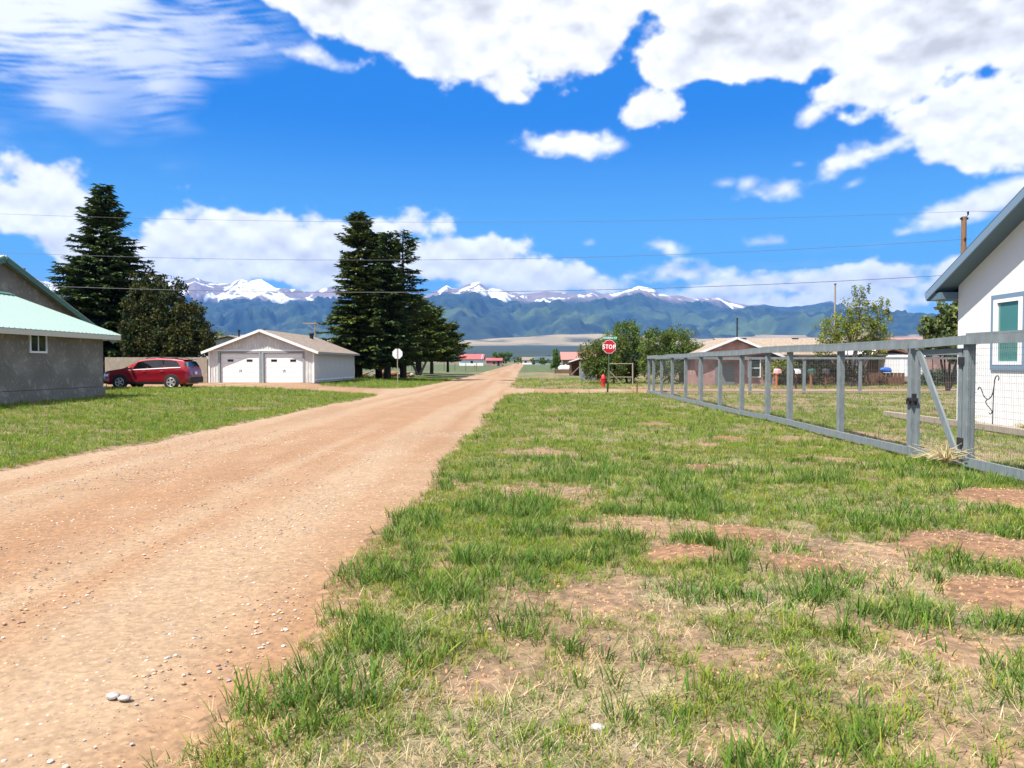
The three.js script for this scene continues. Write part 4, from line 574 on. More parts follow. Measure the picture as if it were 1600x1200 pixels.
      const spokes = []; for (let k = 0; k < 5; k++) { const a = k * 1.2566 + 0.3; spokes.push(box(0.085, 0.2, 0.03, 0, 0.14, 0).rotateZ(a)); } spokes.push(new THREE.TorusGeometry(0.235, 0.02, 6, 28), cyl(0.06, 0.06, 0.04, 0, -0.02, 0).rotateX(Math.PI / 2));
      mesh('rim', merge(spokes).translate(0, 0, s * 0.118), alloy, w); mesh('brake_disc', new THREE.CircleGeometry(0.23, 20).rotateY(s > 0 ? 0 : Math.PI).translate(0, 0, s * 0.09), M.black, w);
    }
  }
  mesh('windshield', [sheet(-1.12, -0.5, 0.84, 1, 6, 6, 1, 0.006), sheet(-1.12, -0.5, 0.84, 1, 6, 6, -1, 0.006)], dark, c);
  mesh('rear_window', [sheet(2.13, 2.27, 0.66, 1, 5, 8, 1, 0.008), sheet(2.13, 2.27, 0.66, 1, 5, 8, -1, 0.008)], dark, c);
  mesh('spoiler', rbox(0.3, 0.04, 1.2, 2.1, 1.63, 0, 0.015), paint, c); mesh('rear_bumper', rbox(0.16, 0.34, 1.62, 2.42, 0.5, 0, 0.05), clad, c); mesh('license_plate', box(0.012, 0.15, 0.3, 2.465, 0.88, 0.1), M.signWhite, c); mesh('front_bumper', rbox(0.14, 0.25, 1.5, -2.44, 0.42, 0, 0.05), clad, c);
}
// ---------------------------------------------------------------- trees
function leafMat(r, g, b, t = 0.25) { return new THREE.MeshPhysicalMaterial({ color: new THREE.Color().setRGB(r, g, b), roughness: 0.85, transmission: t, thickness: 0, specularIntensity: 0.3, side: THREE.DoubleSide, vertexColors: true }); }
const needleMat = leafMat(1, 1, 1, 0.1), leafyMat = leafMat(1, 1, 1, 0.3);
class Leaves { // many small faces with their own tints
  constructor() { this.p = []; this.c = []; }
  spray(o, d, side, len, w, col) { // a bent lozenge from o along d
    const m = [o[0] + d[0] * len * 0.45, o[1] + d[1] * len * 0.45, o[2] + d[2] * len * 0.45], e = [o[0] + d[0] * len, o[1] + d[1] * len - len * 0.12, o[2] + d[2] * len], a = [m[0] + side[0] * w, m[1] + side[1] * w + w * 0.3, m[2] + side[2] * w], b = [m[0] - side[0] * w, m[1] - side[1] * w + w * 0.3, m[2] - side[2] * w];
    this.p.push(...o, ...a, ...e, ...o, ...e, ...b); for (let i = 0; i < 6; i++) this.c.push(...col);
  }
  build(name, mat, parent) { const g = new THREE.BufferGeometry(); g.setAttribute('position', new THREE.Float32BufferAttribute(this.p, 3)); g.setAttribute('color', new THREE.Float32BufferAttribute(this.c, 3)); g.computeVertexNormals(); return mesh(name, g, mat, parent); }
}
const norm = (v) => { const l = Math.hypot(...v) || 1; return [v[0] / l, v[1] / l, v[2] / l]; };
const crossv = (a, b) => [a[1] * b[2] - a[2] * b[1], a[2] * b[0] - a[0] * b[2], a[0] * b[1] - a[1] * b[0]];
function conifer(name, label, x, y, z, o) {
  const { H, R, base, seed, cols, droop = 0.25, lean = 0, tip = 0.85, step = 0.3, gap = 0, dens = 1, group: grp } = o, r = rng(seed), t = group(name, label, 'tree', x, y, z, 0, grp), L = new Leaves(), limbs = [];
  mesh('trunk', uvm(new THREE.CylinderGeometry(0.04, H * 0.021 + 0.06, H * 0.98, 9, 6).translate(0, H * 0.49, 0), 1), M.bark, t);
  for (let yy = base; yy < H - 0.15; yy += step * (0.8 + 0.4 * r())) {
    const f = (yy - base) / (H - base), lump = 0.78 + 0.44 * n2(yy * 0.9 + seed, seed * 3), rad = R * Math.pow(1 - f, tip) * lump * (f < 0.08 ? 0.75 + 3 * f : 1) + 0.12, nb = Math.max(5, Math.round((7 + rad * 2.6) * dens));
    for (let b = 0; b < nb; b++) {
      if (r() < gap) continue;
      const a = r() * 6.283, len = rad * (0.62 + 0.5 * r()) * (0.85 + 0.3 * n2(Math.cos(a) * 2 + seed, Math.sin(a) * 2 + yy * 0.4)), ca = Math.cos(a), sa = Math.sin(a), up = f > 0.75 ? 0.5 : 0.12 - droop * (1 - f), y1 = yy + r() * 0.2;
      if (len > 0.7) limbs.push(rod([0, y1, 0], [ca * len * 0.8, y1 + up * len * 0.8, sa * len * 0.8], 0.035, 0.012, 4));
      const n = Math.max(2, Math.round(len / 0.2));
      for (let i = 0; i < n; i++) {
        const s = 0.18 + 0.82 * (i + r() * 0.6) / n, d = len * s, oo = [ca * d, y1 + up * d - droop * 0.25 * d * s + 0.12 * s * s * len * 0.4, sa * d], tone = 0.62 + 0.62 * r(), col = cols[Math.floor(r() * cols.length)].map((q) => q * tone);
        for (let k = -1; k <= 1; k++) {
          const ang = a + k * (0.65 + 0.3 * r()), dd = norm([Math.cos(ang), 0.08 - 0.35 * r() + (i === n - 1 ? 0.25 : 0), Math.sin(ang)]), sd = norm([-Math.sin(ang) + (r() - 0.5) * 0.6, (r() - 0.5) * 1.1, Math.cos(ang) + (r() - 0.5) * 0.6]);
          L.spray(oo, dd, sd, (0.42 + 0.3 * r()) * (k ? 0.9 : 1.1), 0.085 + 0.05 * r(), col);
        }
        if (r() < 0.5) { const ang = r() * 6.28; L.spray(oo, norm([Math.cos(ang) * 0.5, -0.9, Math.sin(ang) * 0.5]), [Math.cos(ang + 1.5), 0, Math.sin(ang + 1.5)], 0.3, 0.06, col.map((q) => q * 0.9)); }
      }
    }
  }
  for (let i = 0; i < 26; i++) { const a = r() * 6.28, q = r(); L.spray([0, H - 0.9 * q, 0], norm([Math.cos(a), 0.7, Math.sin(a)]), [Math.sin(a), 0.2, -Math.cos(a)], 0.25 + 0.3 * q, 0.06, cols[0]); }
  mesh('limbs', limbs, M.bark, t); L.build('crown', needleMat, t);
  if (lean) t.rotation.z = lean; return t;
}
const SPRUCE = [[0.0878, 0.1275, 0.0279], [0.113, 0.153, 0.0305], [0.069, 0.1071, 0.0279], [0.1568, 0.1785, 0.0305]], DARKSPRUCE = [[0.0709, 0.1165, 0.0364], [0.0969, 0.1388, 0.0395], [0.0582, 0.0944, 0.0303]], OLIVE = [[0.06, 0.07, 0.025], [0.045, 0.055, 0.02], [0.075, 0.08, 0.03]], PINE = [[0.0968, 0.1398, 0.026], [0.1184, 0.1614, 0.03], [0.0774, 0.1184, 0.0219]];
conifer('spruce_tree', 'broad dark blue green spruce standing alone behind the board fence', -34, 0.3, -60.5, { H: 15.7, R: 5.0, base: 1.0, seed: 4, cols: DARKSPRUCE, tip: 0.72, step: 0.27 });
conifer('spruce_tree', 'tallest pointed spruce of the clump behind the garage', -15.9, 0.33, -71.5, { H: 15.7, R: 3.7, base: 1.2, seed: 9, cols: SPRUCE, tip: 0.66, step: 0.27, group: 'spruces behind the garage' });
conifer('spruce_tree', 'shorter full spruce rising in the middle of the clump', -14.2, 0.33, -72.6, { H: 13.9, R: 3.0, base: 1.3, seed: 15, cols: SPRUCE, tip: 0.6, group: 'spruces behind the garage' });
conifer('spruce_tree', 'thin topped dark spruce inside the clump behind the sign back', -13.1, 0.33, -71.2, { H: 13.6, R: 2.6, base: 1.4, seed: 23, cols: DARKSPRUCE, tip: 0.55, gap: 0.12, group: 'spruces behind the garage' });
conifer('spruce_tree', 'ragged spruce with open gaps at the road side of the clump', -11.9, 0.33, -73, { H: 14.0, R: 2.9, base: 1.5, seed: 31, cols: DARKSPRUCE, tip: 0.5, gap: 0.42, step: 0.36, group: 'spruces behind the garage' });
conifer('pine_tree', 'bushy pine with forked pale trunk past the spruces', -12.4, 0.4, -86, { H: 8.9, R: 3.3, base: 1.7, seed: 41, cols: PINE, tip: 0.5, droop: 0.05, group: 'pines along the road' });
conifer('pine_tree', 'round topped pine between the forked pine and the last trio', -11.9, 0.45, -95, { H: 8.3, R: 3.2, base: 1.6, seed: 47, cols: PINE, tip: 0.48, droop: 0.05, group: 'pines along the road' });
conifer('pine_tree', 'smaller pine at the end of the row by the road', -11.2, 0.5, -108, { H: 6.9, R: 3.0, base: 1.5, seed: 53, cols: PINE, tip: 0.45, droop: 0.05, group: 'pines along the road' });
conifer('pine_tree', 'low dark pine tucked behind the row beside the wire fence', -14.6, 0.5, -104, { H: 7.4, R: 2.9, base: 1.5, seed: 57, cols: PINE, tip: 0.45, droop: 0.05, group: 'pines along the road' });
{ const t = scene.getObjectByName('pine_tree'); mesh('fork', [rod([0.1, 0, 0.2], [-1.1, 2.4, 0.3], 0.16, 0.1, 8), rod([0.3, 0, 0.3], [1.5, 2.4, 0.5], 0.16, 0.08, 8)], M.paleBark, t); }
// clumps of leaves on limbs: junipers, shrubs, aspens
function leafy(name, label, x, y, z, o) {
  const { blobs, n, size, cols, seed, mat = leafyMat, trunks = [[0, 0]], bark = M.paleBark, fill = 0.55, group: grp, upright = 0, cat = 'tree' } = o, r = rng(seed), t = group(name, label, cat, x, y, z, 0, grp), L = new Leaves(), w = [];
  const vol = blobs.map((b) => Math.pow(b[3] * b[4] * b[5], 0.8)), sum = vol.reduce((a, b) => a + b, 0);
  blobs.forEach((b, bi) => {
    const from = trunks[bi % trunks.length]; w.push(rod([from[0], 0, from[1]], [lerp(from[0], b[0], 0.6), b[1] * 0.5, lerp(from[1], b[2], 0.6)], 0.05 + b[1] * 0.012, 0.03 + b[1] * 0.007, 6), rod([lerp(from[0], b[0], 0.6), b[1] * 0.5, lerp(from[1], b[2], 0.6)], [b[0], b[1] + b[4] * 0.5, b[2]], 0.03 + b[1] * 0.007, 0.012, 5));
    const m = Math.round(n * vol[bi] / sum), clumps = Math.max(8, Math.round(m / 26));
    for (let c = 0; c < clumps; c++) {
      let u = [r() - 0.5, r() - 0.5, r() - 0.5]; u = norm(u); const q = fill + (1 - fill) * Math.pow(r(), 0.6), k = q * (0.72 + 0.5 * n3(u[0] * 2 + seed, u[1] * 2 + bi, u[2] * 2 + 4)), cx = b[0] + u[0] * b[3] * k, cy = b[1] + u[1] * b[4] * k, cz = b[2] + u[2] * b[5] * k, cr = 0.16 + 0.22 * r(), tone = 0.7 + 0.5 * r(), cc = cols[Math.floor(r() * cols.length)];
      if (r() < 0.35) w.push(rod([b[0] + u[0] * b[3] * 0.2, b[1] - b[4] * 0.2, b[2] + u[2] * b[5] * 0.2], [cx, cy, cz], 0.016, 0.005, 3));
      for (let i = 0; i < m / clumps; i++) { let d = norm([r() - 0.5, r() - 0.5 + upright, r() - 0.5]); const e = [cx + (r() - 0.5) * 2 * cr * b[3] * 0.6, cy + (r() - 0.5) * 2 * cr, cz + (r() - 0.5) * 2 * cr * b[5] * 0.6], s = norm(crossv(d, [r() - 0.5, r() - 0.5, r() - 0.5])), v = tone * (0.8 + 0.4 * r()); if (e[1] > 0.05) L.spray(e, d, s, size * (0.7 + 0.6 * r()), size * 0.32, cc.map((k2) => k2 * v)); }
    }
  });
  mesh('limbs', w, bark, t); L.build('crown', mat, t); return t;
}
const JUN = [[0.0361, 0.0517, 0.0154], [0.0588, 0.0672, 0.017], [0.0769, 0.0775, 0.0194], [0.0271, 0.0433, 0.0154]], SHRUB = [[0.1294, 0.194, 0.0338], [0.097, 0.1552, 0.0315], [0.1682, 0.2199, 0.0394], [0.0646, 0.11, 0.0248]], LIME = [[0.204, 0.2424, 0.0272], [0.255, 0.2659, 0.034], [0.1445, 0.2033, 0.0272]], BRIGHT = [[0.099, 0.189, 0.0315], [0.135, 0.225, 0.036], [0.072, 0.144, 0.027]];
leafy('juniper_tree', 'brownish green spreading juniper hanging over the board fence', -26.2, 0.3, -56, { seed: 3, n: 32000, size: 0.23, cols: JUN, mat: needleMat, bark: M.bark, upright: 0.25, fill: 0.35, trunks: [[0, 0], [0.5, 0.2], [-0.6, 0]], blobs: [[-2.2, 5.6, -0.5, 1.5, 3.1, 1.5], [-0.6, 5.2, 0, 1.7, 2.7, 1.6], [0.9, 4.1, 0.3, 1.6, 2.2, 1.6], [2.0, 3.1, 0.6, 1.2, 1.5, 1.3], [-2.4, 3.2, 0.2, 1.7, 1.8, 1.6], [-0.4, 2.9, 0.7, 1.8, 1.5, 1.5], [-3.2, 4.2, -1, 1.4, 3.4, 1.4], [0.8, 2.4, 0.9, 1.4, 0.9, 1.2]] });
leafy('tall_shrub', 'green leafy shrub directly behind the stop sign', 6.9, 0, -64, { seed: 5, n: 15000, size: 0.15, cols: SHRUB.concat([[0.16, 0.14, 0.03]]), trunks: [[0, 0], [0.5, 0.3], [-0.4, 0.2]], blobs: [[-0.9, 2.2, 0, 1.5, 1.5, 1.4], [0.4, 2.9, 0, 1.4, 1.4, 1.4], [0.2, 1.3, 0.4, 1.8, 1.0, 1.2], [-1.3, 1.2, 0.3, 0.9, 0.8, 0.9]], group: 'shrubs by the corner', cat: 'shrub' });
leafy('tall_shrub', 'tallest bright shrub with rounded top between its neighbours', 8.7, 0, -65.5, { seed: 6, n: 13000, size: 0.15, cols: SHRUB.concat(BRIGHT), trunks: [[0, 0], [0.4, 0.3]], blobs: [[0, 3.9, 0, 1.3, 1.5, 1.3], [0.2, 2.2, 0.2, 1.7, 1.5, 1.4], [-0.3, 1.2, 0.5, 1.3, 0.9, 1]], group: 'shrubs by the corner', cat: 'shrub' });
leafy('tall_shrub', 'wide dark green shrub crowding the pink house gable', 12.0, 0, -62.5, { seed: 7, n: 19000, size: 0.15, cols: SHRUB, trunks: [[0, 0], [1, 0.3], [-1, 0.3]], blobs: [[-1.2, 3.2, 0, 1.5, 1.4, 1.4], [0.5, 3.4, 0, 1.4, 1.3, 1.4], [1.7, 2.4, 0, 1.1, 1.2, 1.2], [0, 1.8, 0.4, 2.4, 1.3, 1.3], [-1.8, 1.6, 0.3, 1.1, 1.1, 1]], group: 'shrubs by the corner', cat: 'shrub' });
leafy('pine_tree', 'long needled pine peeking out behind the corner of the white house', 24.6, 0, -44.5, { seed: 61, n: 5200, size: 0.3, cols: [[0.12, 0.16, 0.05], [0.09, 0.13, 0.045], [0.16, 0.19, 0.06]], mat: needleMat, bark: M.bark, upright: 0.5, fill: 0.3, blobs: [[0.2, 4.6, 0, 1.0, 0.9, 1], [-0.7, 3.6, 0, 1.0, 0.7, 1], [0.8, 3.7, 0, 1.1, 0.9, 1], [-0.3, 2.7, 0, 1.3, 0.7, 1.1], [0.9, 2.4, 0, 1.2, 0.8, 1]] });
leafy('aspen_tree', 'airy yellow green young tree beyond the grey fence', 24.5, 0, -57, { seed: 8, n: 8500, size: 0.15, cols: LIME, trunks: [[0, 0], [0.2, 0.1], [-0.3, 0]], bark: M.greyBark, fill: 0.2, blobs: [[-1.7, 4.3, 0, 1.3, 1.0, 1.2], [0.2, 5.2, 0, 1.4, 1.5, 1.3], [0.5, 6.9, 0, 0.65, 0.9, 0.6], [2.0, 5.9, 0, 0.7, 1.0, 0.7], [1.7, 4.2, 0, 1.2, 1.2, 1.1], [-0.6, 3.5, 0.2, 1.6, 0.9, 1.2], [-2.3, 2.9, 0, 0.9, 0.7, 0.8], [1.2, 2.7, 0, 1.3, 0.7, 1]] });
leafy('round_tree', 'bright green round tree beside the distant pink house', -9.2, 1.0, -296, { seed: 12, n: 2600, size: 0.5, cols: BRIGHT, fill: 0.3, blobs: [[-1.6, 3.2, 0, 2.4, 2.4, 2.2], [1.4, 3.3, 0, 2.3, 2.6, 2.2]] });
leafy('young_tree', 'small bright conical green tree before the tan house', 5.8, 0.3, -148, { seed: 13, n: 2600, size: 0.26, cols: BRIGHT, fill: 0.2, blobs: [[0, 1.7, 0, 1.3, 1.4, 1.2], [0, 3.2, 0, 0.8, 1.3, 0.8]] });
[[-2, -430, 2], [3.5, -400, 1.6], [7, -330, 1.8], [12, -420, 2.6], [4.5, -520, 2.4], [-6, -480, 2.6], [16, -350, 2], [21, -440, 2.4], [30, -400, 3], [-30, -420, 3]].forEach(([x, z, s], i) => leafy('distant_tree', ['distant dark tree standing nearest the vanishing end of the road', 'small distant tree right of the road end', 'distant bush before the far grey house', 'distant wide tree beyond the far grey house', 'far pale tree where the road meets the plain', 'far tree left of the road end', 'distant low tree right of the young green tree', 'distant tree behind the tan house roof', 'distant large tree out on the right of the plain', 'distant large tree left of the white barn'][i], x, farRise(Math.hypot(x, z)), z, { seed: 100 + i, n: 420, size: 0.7, cols: i % 3 ? SHRUB : PINE, fill: 0.2, blobs: [[0, s * 1.1, 0, s, s * 1.05, s], [s * 0.7, s * 0.8, 0, s * 0.7, s * 0.7, s * 0.7]], group: 'trees out on the plain' }));
leafy('dark_brush', 'dark tangled brush behind the mailboxes', 22.0, 0, -57, { seed: 21, n: 4200, size: 0.16, cols: [[0.05, 0.06, 0.03], [0.09, 0.07, 0.04], [0.04, 0.05, 0.025]], bark: M.bark, fill: 0.1, blobs: [[-1.6, 0.9, 0, 1.6, 0.9, 1], [0.6, 1.1, 0, 1.8, 1.0, 1], [2.6, 0.9, 0, 1.6, 0.8, 1]], cat: 'shrub' });
leafy('hedge_bush', 'dark green bush behind the gate in the far yard', 31.6, 0, -57.5, { seed: 22, n: 3600, size: 0.16, cols: [[0.04, 0.07, 0.03], [0.06, 0.09, 0.035]], bark: M.bark, fill: 0.2, blobs: [[-1, 0.6, 0, 1.4, 0.6, 1], [0.9, 0.7, 0, 1.5, 0.65, 1]], cat: 'shrub' });
leafy('lime_bush', 'low lime green bush against the porch wall of the pink house', 19.6, 0, -57.6, { seed: 24, n: 1500, size: 0.14, cols: LIME, fill: 0.2, blobs: [[0, 1.35, 0, 1.3, 0.75, 0.8]], cat: 'shrub' });
leafy('yard_bush', 'slim dark bush at the corner of the pink house', 19.2, 0, -58.6, { seed: 25, n: 900, size: 0.14, cols: SHRUB, fill: 0.2, blobs: [[-0.7, 1.0, 0, 0.45, 1.0, 0.4]], cat: 'shrub' });
leafy('spring_bush', 'pale leafing bush glimpsed between the juniper and the garage roof', -33, 0.35, -82, { seed: 26, n: 1500, size: 0.2, cols: LIME, fill: 0.2, blobs: [[0, 3.4, 0, 2.0, 1.5, 1.4]] });
// leafless trees
function bareTree(name, label, x, z, H, seed, y = 0, spread = 0.55) {
  const r = rng(seed), t = group(name, label, 'tree', x, y, z, 0, undefined), out = [];
  const grow = (p, d, len, rad, lv) => { const e = [p[0] + d[0] * len, p[1] + d[1] * len, p[2] + d[2] * len]; out.push(rod(p, e, rad, rad * 0.65, lv > 2 ? 3 : 5)); if (lv >= 5) return; const n = lv < 2 ? 3 : 2 + (r() < 0.5 ? 1 : 0); for (let i = 0; i < n; i++) grow(e, norm([d[0] + (r() - 0.5) * 2 * spread, d[1] + (r() - 0.25) * 0.5, d[2] + (r() - 0.5) * 2 * spread]), len * (0.62 + 0.25 * r()), rad * 0.62, lv + 1); };
  mesh('trunk', rod([0, 0, 0], [0, H * 0.22, 0], H * 0.02, H * 0.016, 7), M.greyBark, t); grow([0, H * 0.2, 0], [0, 1, 0], H * 0.2, H * 0.015, 0); mesh('branches', out, M.greyBark, t);
}
bareTree('bare_tree', 'leafless grey tree behind the tall gable of the stucco house', -41.5, -66, 9.4, 5, 0.3);
bareTree('bare_tree', 'leafless tree left of the dark pole beyond the gate', 33, -74, 6.2, 6, 0, 0.8);
bareTree('bare_tree', 'leafless twisted tree in front of the salmon outbuilding', 36.2, -68, 5.0, 7, 0, 0.9);
bareTree('bare_tree', 'leafless tree beside the pine near the white house', 38.5, -69, 6.4, 8, 0, 0.8);

// ---------------------------------------------------------------- grass
function blade(P, C, o, h, w, ang, lean, bend, r, tint) { // a tapering blade of five faces
  const ca = Math.cos(ang), sa = Math.sin(ang), px = -sa, pz = ca, q = [];
  for (let i = 0; i <= 2; i++) { const t = i / 2 * 0.72, off = lean * t * h + bend * t * t * h, ww = w * (1 - t * 0.55); q.push([o[0] + ca * off - px * ww, o[1] + h * t * (1 - 0.25 * bend * t), o[2] + sa * off - pz * ww], [o[0] + ca * off + px * ww, o[1] + h * t * (1 - 0.25 * bend * t), o[2] + sa * off + pz * ww]); }
  const off = lean * h + bend * h, tip = [o[0] + ca * off, o[1] + h * (1 - 0.3 * bend), o[2] + sa * off];
  for (const [a, b, c] of [[0, 1, 2], [1, 3, 2], [2, 3, 4], [3, 5, 4]]) P.push(...q[a], ...q[b], ...q[c]); P.push(...q[4], ...q[5], ...tip); for (let i = 0; i < 15; i++) C.push(...tint);
}
function tuft(seed, n, h, w, rad, lean, bend, dead = 0) { const r = rng(seed), P = [], C = []; for (let i = 0; i < n; i++) { const a = r() * 6.283, d = rad * Math.sqrt(r()), v = 0.75 + 0.5 * r(); blade(P, C, [Math.cos(a) * d, -0.015, Math.sin(a) * d], h * (0.5 + 0.6 * r()), w * (0.7 + 0.6 * r()), a + (r() - 0.5) * 2.2, lean * (0.3 + r()), bend * r(), r, r() < dead ? [v * 2.2, v * 1.3, v * 3] : [v * (0.9 + 0.35 * r()), v, v * (0.8 + 0.3 * r())]); } const g = new THREE.BufferGeometry(); g.setAttribute('position', new THREE.Float32BufferAttribute(P, 3)); g.setAttribute('color', new THREE.Float32BufferAttribute(C, 3)); g.computeVertexNormals(); return g; }
{
  const grassMat = leafMat(1, 1, 1, 0.45), dryMat = leafMat(1, 1, 1, 0.15);
  const kinds = {
    tall: { geos: [tuft(1, 8, 0.135, 0.004, 0.045, 0.35, 0.5, 0.1), tuft(2, 7, 0.155, 0.0042, 0.045, 0.35, 0.5, 0.1), tuft(3, 9, 0.115, 0.0038, 0.055, 0.45, 0.6, 0.15)], label: 'coarse dark green grass clumps', cols: [[0.1, 0.21, 0.024], [0.08, 0.18, 0.024], [0.135, 0.235, 0.026]], mat: grassMat, name: 'tall_grass' },
    short: { geos: [tuft(4, 14, 0.07, 0.0028, 0.06, 0.5, 0.7, 0.1), tuft(5, 14, 0.055, 0.0028, 0.065, 0.6, 0.7, 0.12), tuft(6, 12, 0.085, 0.003, 0.05, 0.45, 0.6, 0.06)], cols: [[0.18, 0.275, 0.028], [0.15, 0.26, 0.026], [0.25, 0.29, 0.042], [0.105, 0.215, 0.026]], mat: grassMat, name: 'short_grass' },
    dry: { geos: [tuft(7, 10, 0.05, 0.0016, 0.09, 1.8, 0.5), tuft(8, 10, 0.035, 0.0015, 0.11, 2.6, 0.4)], cols: [[0.42, 0.33, 0.18], [0.48, 0.39, 0.23], [0.33, 0.26, 0.155], [0.36, 0.33, 0.16]], mat: dryMat, name: 'dry_grass' },
  };
  const spots = { tall: [], short: [], dry: [] }, r = rng(2024);
  const bands = [[2.2, 5, 950], [5, 9, 640], [9, 16, 330], [16, 28, 130], [28, 48, 52], [48, 85, 15]];
  for (const [r0, r1, dens] of bands) {
    const A = 1.9, n = Math.round((A / 2) * (r1 * r1 - r0 * r0) * dens), grow = r0 < 9 ? 1 : r0 < 16 ? 1.12 : r0 < 28 ? 1.35 : r0 < 48 ? 1.75 : 2.6;
    for (let i = 0; i < n; i++) {
      const d = Math.sqrt(lerp(r0 * r0, r1 * r1, r())), a = (r() - 0.5) * A, x = Math.sin(a) * d, z = -Math.cos(a) * d;
      const sd = roadSd(x, z); if (sd < 0.02 + r() * 0.25) continue;
      if ((x < -16.95 && z > -31) || (x > 12.55 && z > -22.2) || (x > -22.8 && x < -14.8 && z < -53 && z > -66) || (x > 11.1 && x < 11.4 && z > -23)) continue;
      const g = green(x, z), b = bare(x, z), edge = ss(1.2, 0, sd), clump = fbm(x * 1.9 + 60, z * 1.9 + 8, 3), dryN = fbm(x * 0.9 + 31, z * 0.9, 4), s = grow * (0.75 + 0.5 * r());
      const wheat = x > -1.6 && x < 7 && z > -13 ? ss(0.42, 0.55, clump) : x > -2 && x < 7 ? 0.3 * ss(0.5, 0.65, clump) : 0.05;
      const pick = r();
      if (pick < g * 0.9 * (x < -7 ? 1 : 0.78)) { const k = r() < wheat * 0.75 ? 'tall' : 'short'; if (k === 'tall' && r() > 0.8) continue; spots[k].push([x, z, s * (k === 'short' ? 0.8 + 0.5 * clump : 0.65 + 0.7 * clump), r()]); }
      else if (r() < (0.2 + 0.75 * ss(0.4, 0.6, dryN)) * (1 - b * 0.93) * (x < -7 ? 0.35 : 0.8)) spots.dry.push([x, z, s * (0.7 + 0.5 * r()), r()]);
    }
  }
  const q = new THREE.Quaternion(), e = new THREE.Euler(), v = new THREE.Vector3(), sc = new THREE.Vector3(), m = new THREE.Matrix4(), col = new THREE.Color();
  for (const [k, def] of Object.entries(kinds)) {
    def.geos.forEach((g, gi) => {
      const mine = spots[k].filter((_, i) => i % def.geos.length === gi), im = shadows(new THREE.InstancedMesh(g, def.mat, mine.length)); im.name = numbered(def.name); im.userData.kind = 'stuff';
      mine.forEach(([x, z, s, u], i) => { e.set((r() - 0.5) * 0.3, u * 6.283, (r() - 0.5) * 0.3); q.setFromEuler(e); m.compose(v.set(x, ground(x, z), z), q, sc.set(s, s * (0.8 + 0.4 * r()), s)); im.setMatrixAt(i, m); const c = def.cols[Math.floor(r() * def.cols.length)], t = 0.8 + 0.4 * r(); im.setColorAt(i, col.setRGB(c[0] * t, c[1] * t, c[2] * t)); });
      scene.add(im);
    });
  }
}
{ // loose gravel on the road
  const r = rng(91), st = new THREE.IcosahedronGeometry(1, 0), p = st.attributes.position; for (let i = 0; i < p.count; i++) p.setXYZ(i, p.getX(i) * (0.8 + 0.3 * n3(p.getX(i) * 3 + 3, p.getY(i) * 3, 2)), p.getY(i) * 0.55, p.getZ(i)); st.computeVertexNormals();
  const N = 26000, im = shadows(new THREE.InstancedMesh(st, std([1, 1, 1], 1), N)), m = new THREE.Matrix4(), q = new THREE.Quaternion(), c = new THREE.Color(); im.name = 'road_gravel'; im.userData.kind = 'stuff'; let k = 0;
  for (let t = 0; t < 200000 && k < N; t++) { const x = -8 + r() * 8.5, z = -2.2 - Math.pow(r(), 1.5) * 16, sd = roadSd(x, z); if (sd > -0.05 && r() > 0.12) continue; const w = fbm(x * 1.2 + 4, z * 1.2, 3); if (r() > ss(0.3, 0.7, w) + 0.3) continue; const s = 0.003 + Math.pow(r(), 4) * 0.012; m.compose(new THREE.Vector3(x, (sd < 0.1 ? roadY(x, z, sd) : ground(x, z)) + s * 0.15 + 0.004, z), q.setFromEuler(new THREE.Euler(0, r() * 6.28, 0)), new THREE.Vector3(s, s, s)); im.setMatrixAt(k, m); const v = 0.5 + 0.9 * r(), u = r(); c.setRGB(...(u < 0.6 ? [0.5 * v, 0.31 * v, 0.2 * v] : u < 0.85 ? [0.5 * v, 0.45 * v, 0.4 * v] : [0.25 * v, 0.22 * v, 0.22 * v])); im.setColorAt(k++, c); }
  im.count = k; scene.add(im);
}
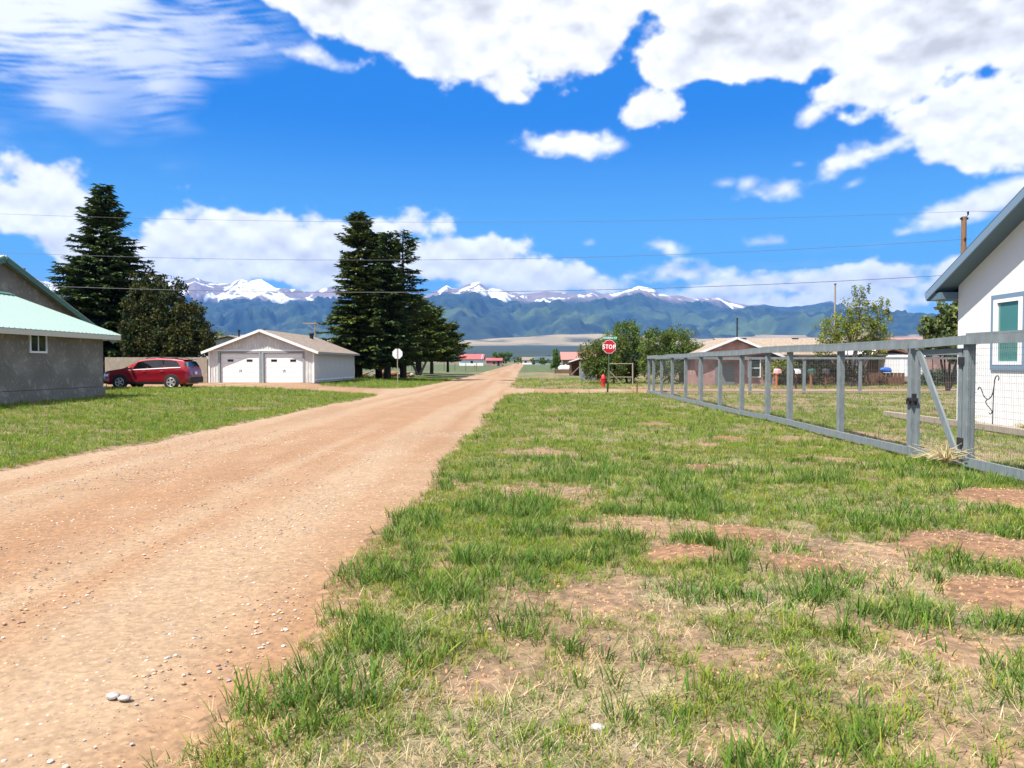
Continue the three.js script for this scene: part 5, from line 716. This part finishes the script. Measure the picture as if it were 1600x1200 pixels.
{ // crumbled clods on the bare soil
  const r = rng(93), st = new THREE.IcosahedronGeometry(1, 0), N = 9000, im = shadows(new THREE.InstancedMesh(st, std([1, 1, 1], 1), N)), m = new THREE.Matrix4(), q = new THREE.Quaternion(), c = new THREE.Color(); im.name = 'soil_clods'; im.userData.kind = 'stuff'; let k = 0;
  for (let t = 0; t < 400000 && k < N; t++) { const x = -1 + r() * 8, z = -2.4 - Math.pow(r(), 1.4) * 15; if (roadSd(x, z) < 0.2 || r() > 0.06 + bare(x, z)) continue; const s = 0.0025 + Math.pow(r(), 4) * 0.011; m.compose(new THREE.Vector3(x, ground(x, z) + s * 0.3, z), q.setFromEuler(new THREE.Euler(r() * 3, r() * 6.28, r() * 3)), new THREE.Vector3(s * 1.2, s * 0.8, s)); im.setMatrixAt(k, m); const v = 0.75 + 0.5 * r(); c.setRGB(0.46 * v, 0.26 * v, 0.14 * v); im.setColorAt(k++, c); }
  im.count = k; scene.add(im);
}
{ // uprooted dry weed caught on the gate, and yellow plants in the bed
  const straw = (name, label, x, z, n, H, spread, seed, cols, cat, y = 0) => { const r = rng(seed), L = [], t = group(name, label, cat, x, ground(x, z) + y, z); for (let i = 0; i < n; i++) { const a = r() * 6.28, l = H * (0.5 + r() * 0.7), s = spread * (0.3 + r()); L.push(tube([[0, 0.02 + 0.1 * r(), 0], [Math.cos(a) * s * 0.4, l * 0.6, Math.sin(a) * s * 0.5], [Math.cos(a) * s, l * (0.35 + 0.7 * r()), Math.sin(a) * s * 1.2]], 0.004, 6, 3)); } const h = Math.floor(n / 2); mesh('stems', L.slice(0, h), cols[0], t, 'stuff'); mesh('stalks', L.slice(h), cols[1], t, 'stuff'); };
  straw('dry_weed', 'uprooted straw coloured weed caught at the foot of the gate', 6.72, -12.2, 130, 0.42, 0.42, 5, [std([0.6, 0.48, 0.27], 1), std([0.5, 0.42, 0.2], 1)], 'weed');
  [[11.75, -20.2], [11.8, -18.1], [11.7, -17.2], [11.9, -16.4]].forEach(([x, z], i) => straw('bed_plant', ['yellowing grass plant in the bed left of the iron hook', 'yellowing grass plant in the bed right of the iron hook', 'low dry yellow plant further right in the bed', 'orange dry plant at the near end of the bed'][i], x, z, 60, 0.34, 0.22, 30 + i, [std([0.3, 0.32, 0.06], 1), std([0.55, 0.4, 0.12], 1)], 'plant'));
}
renderer.render(scene, camera);
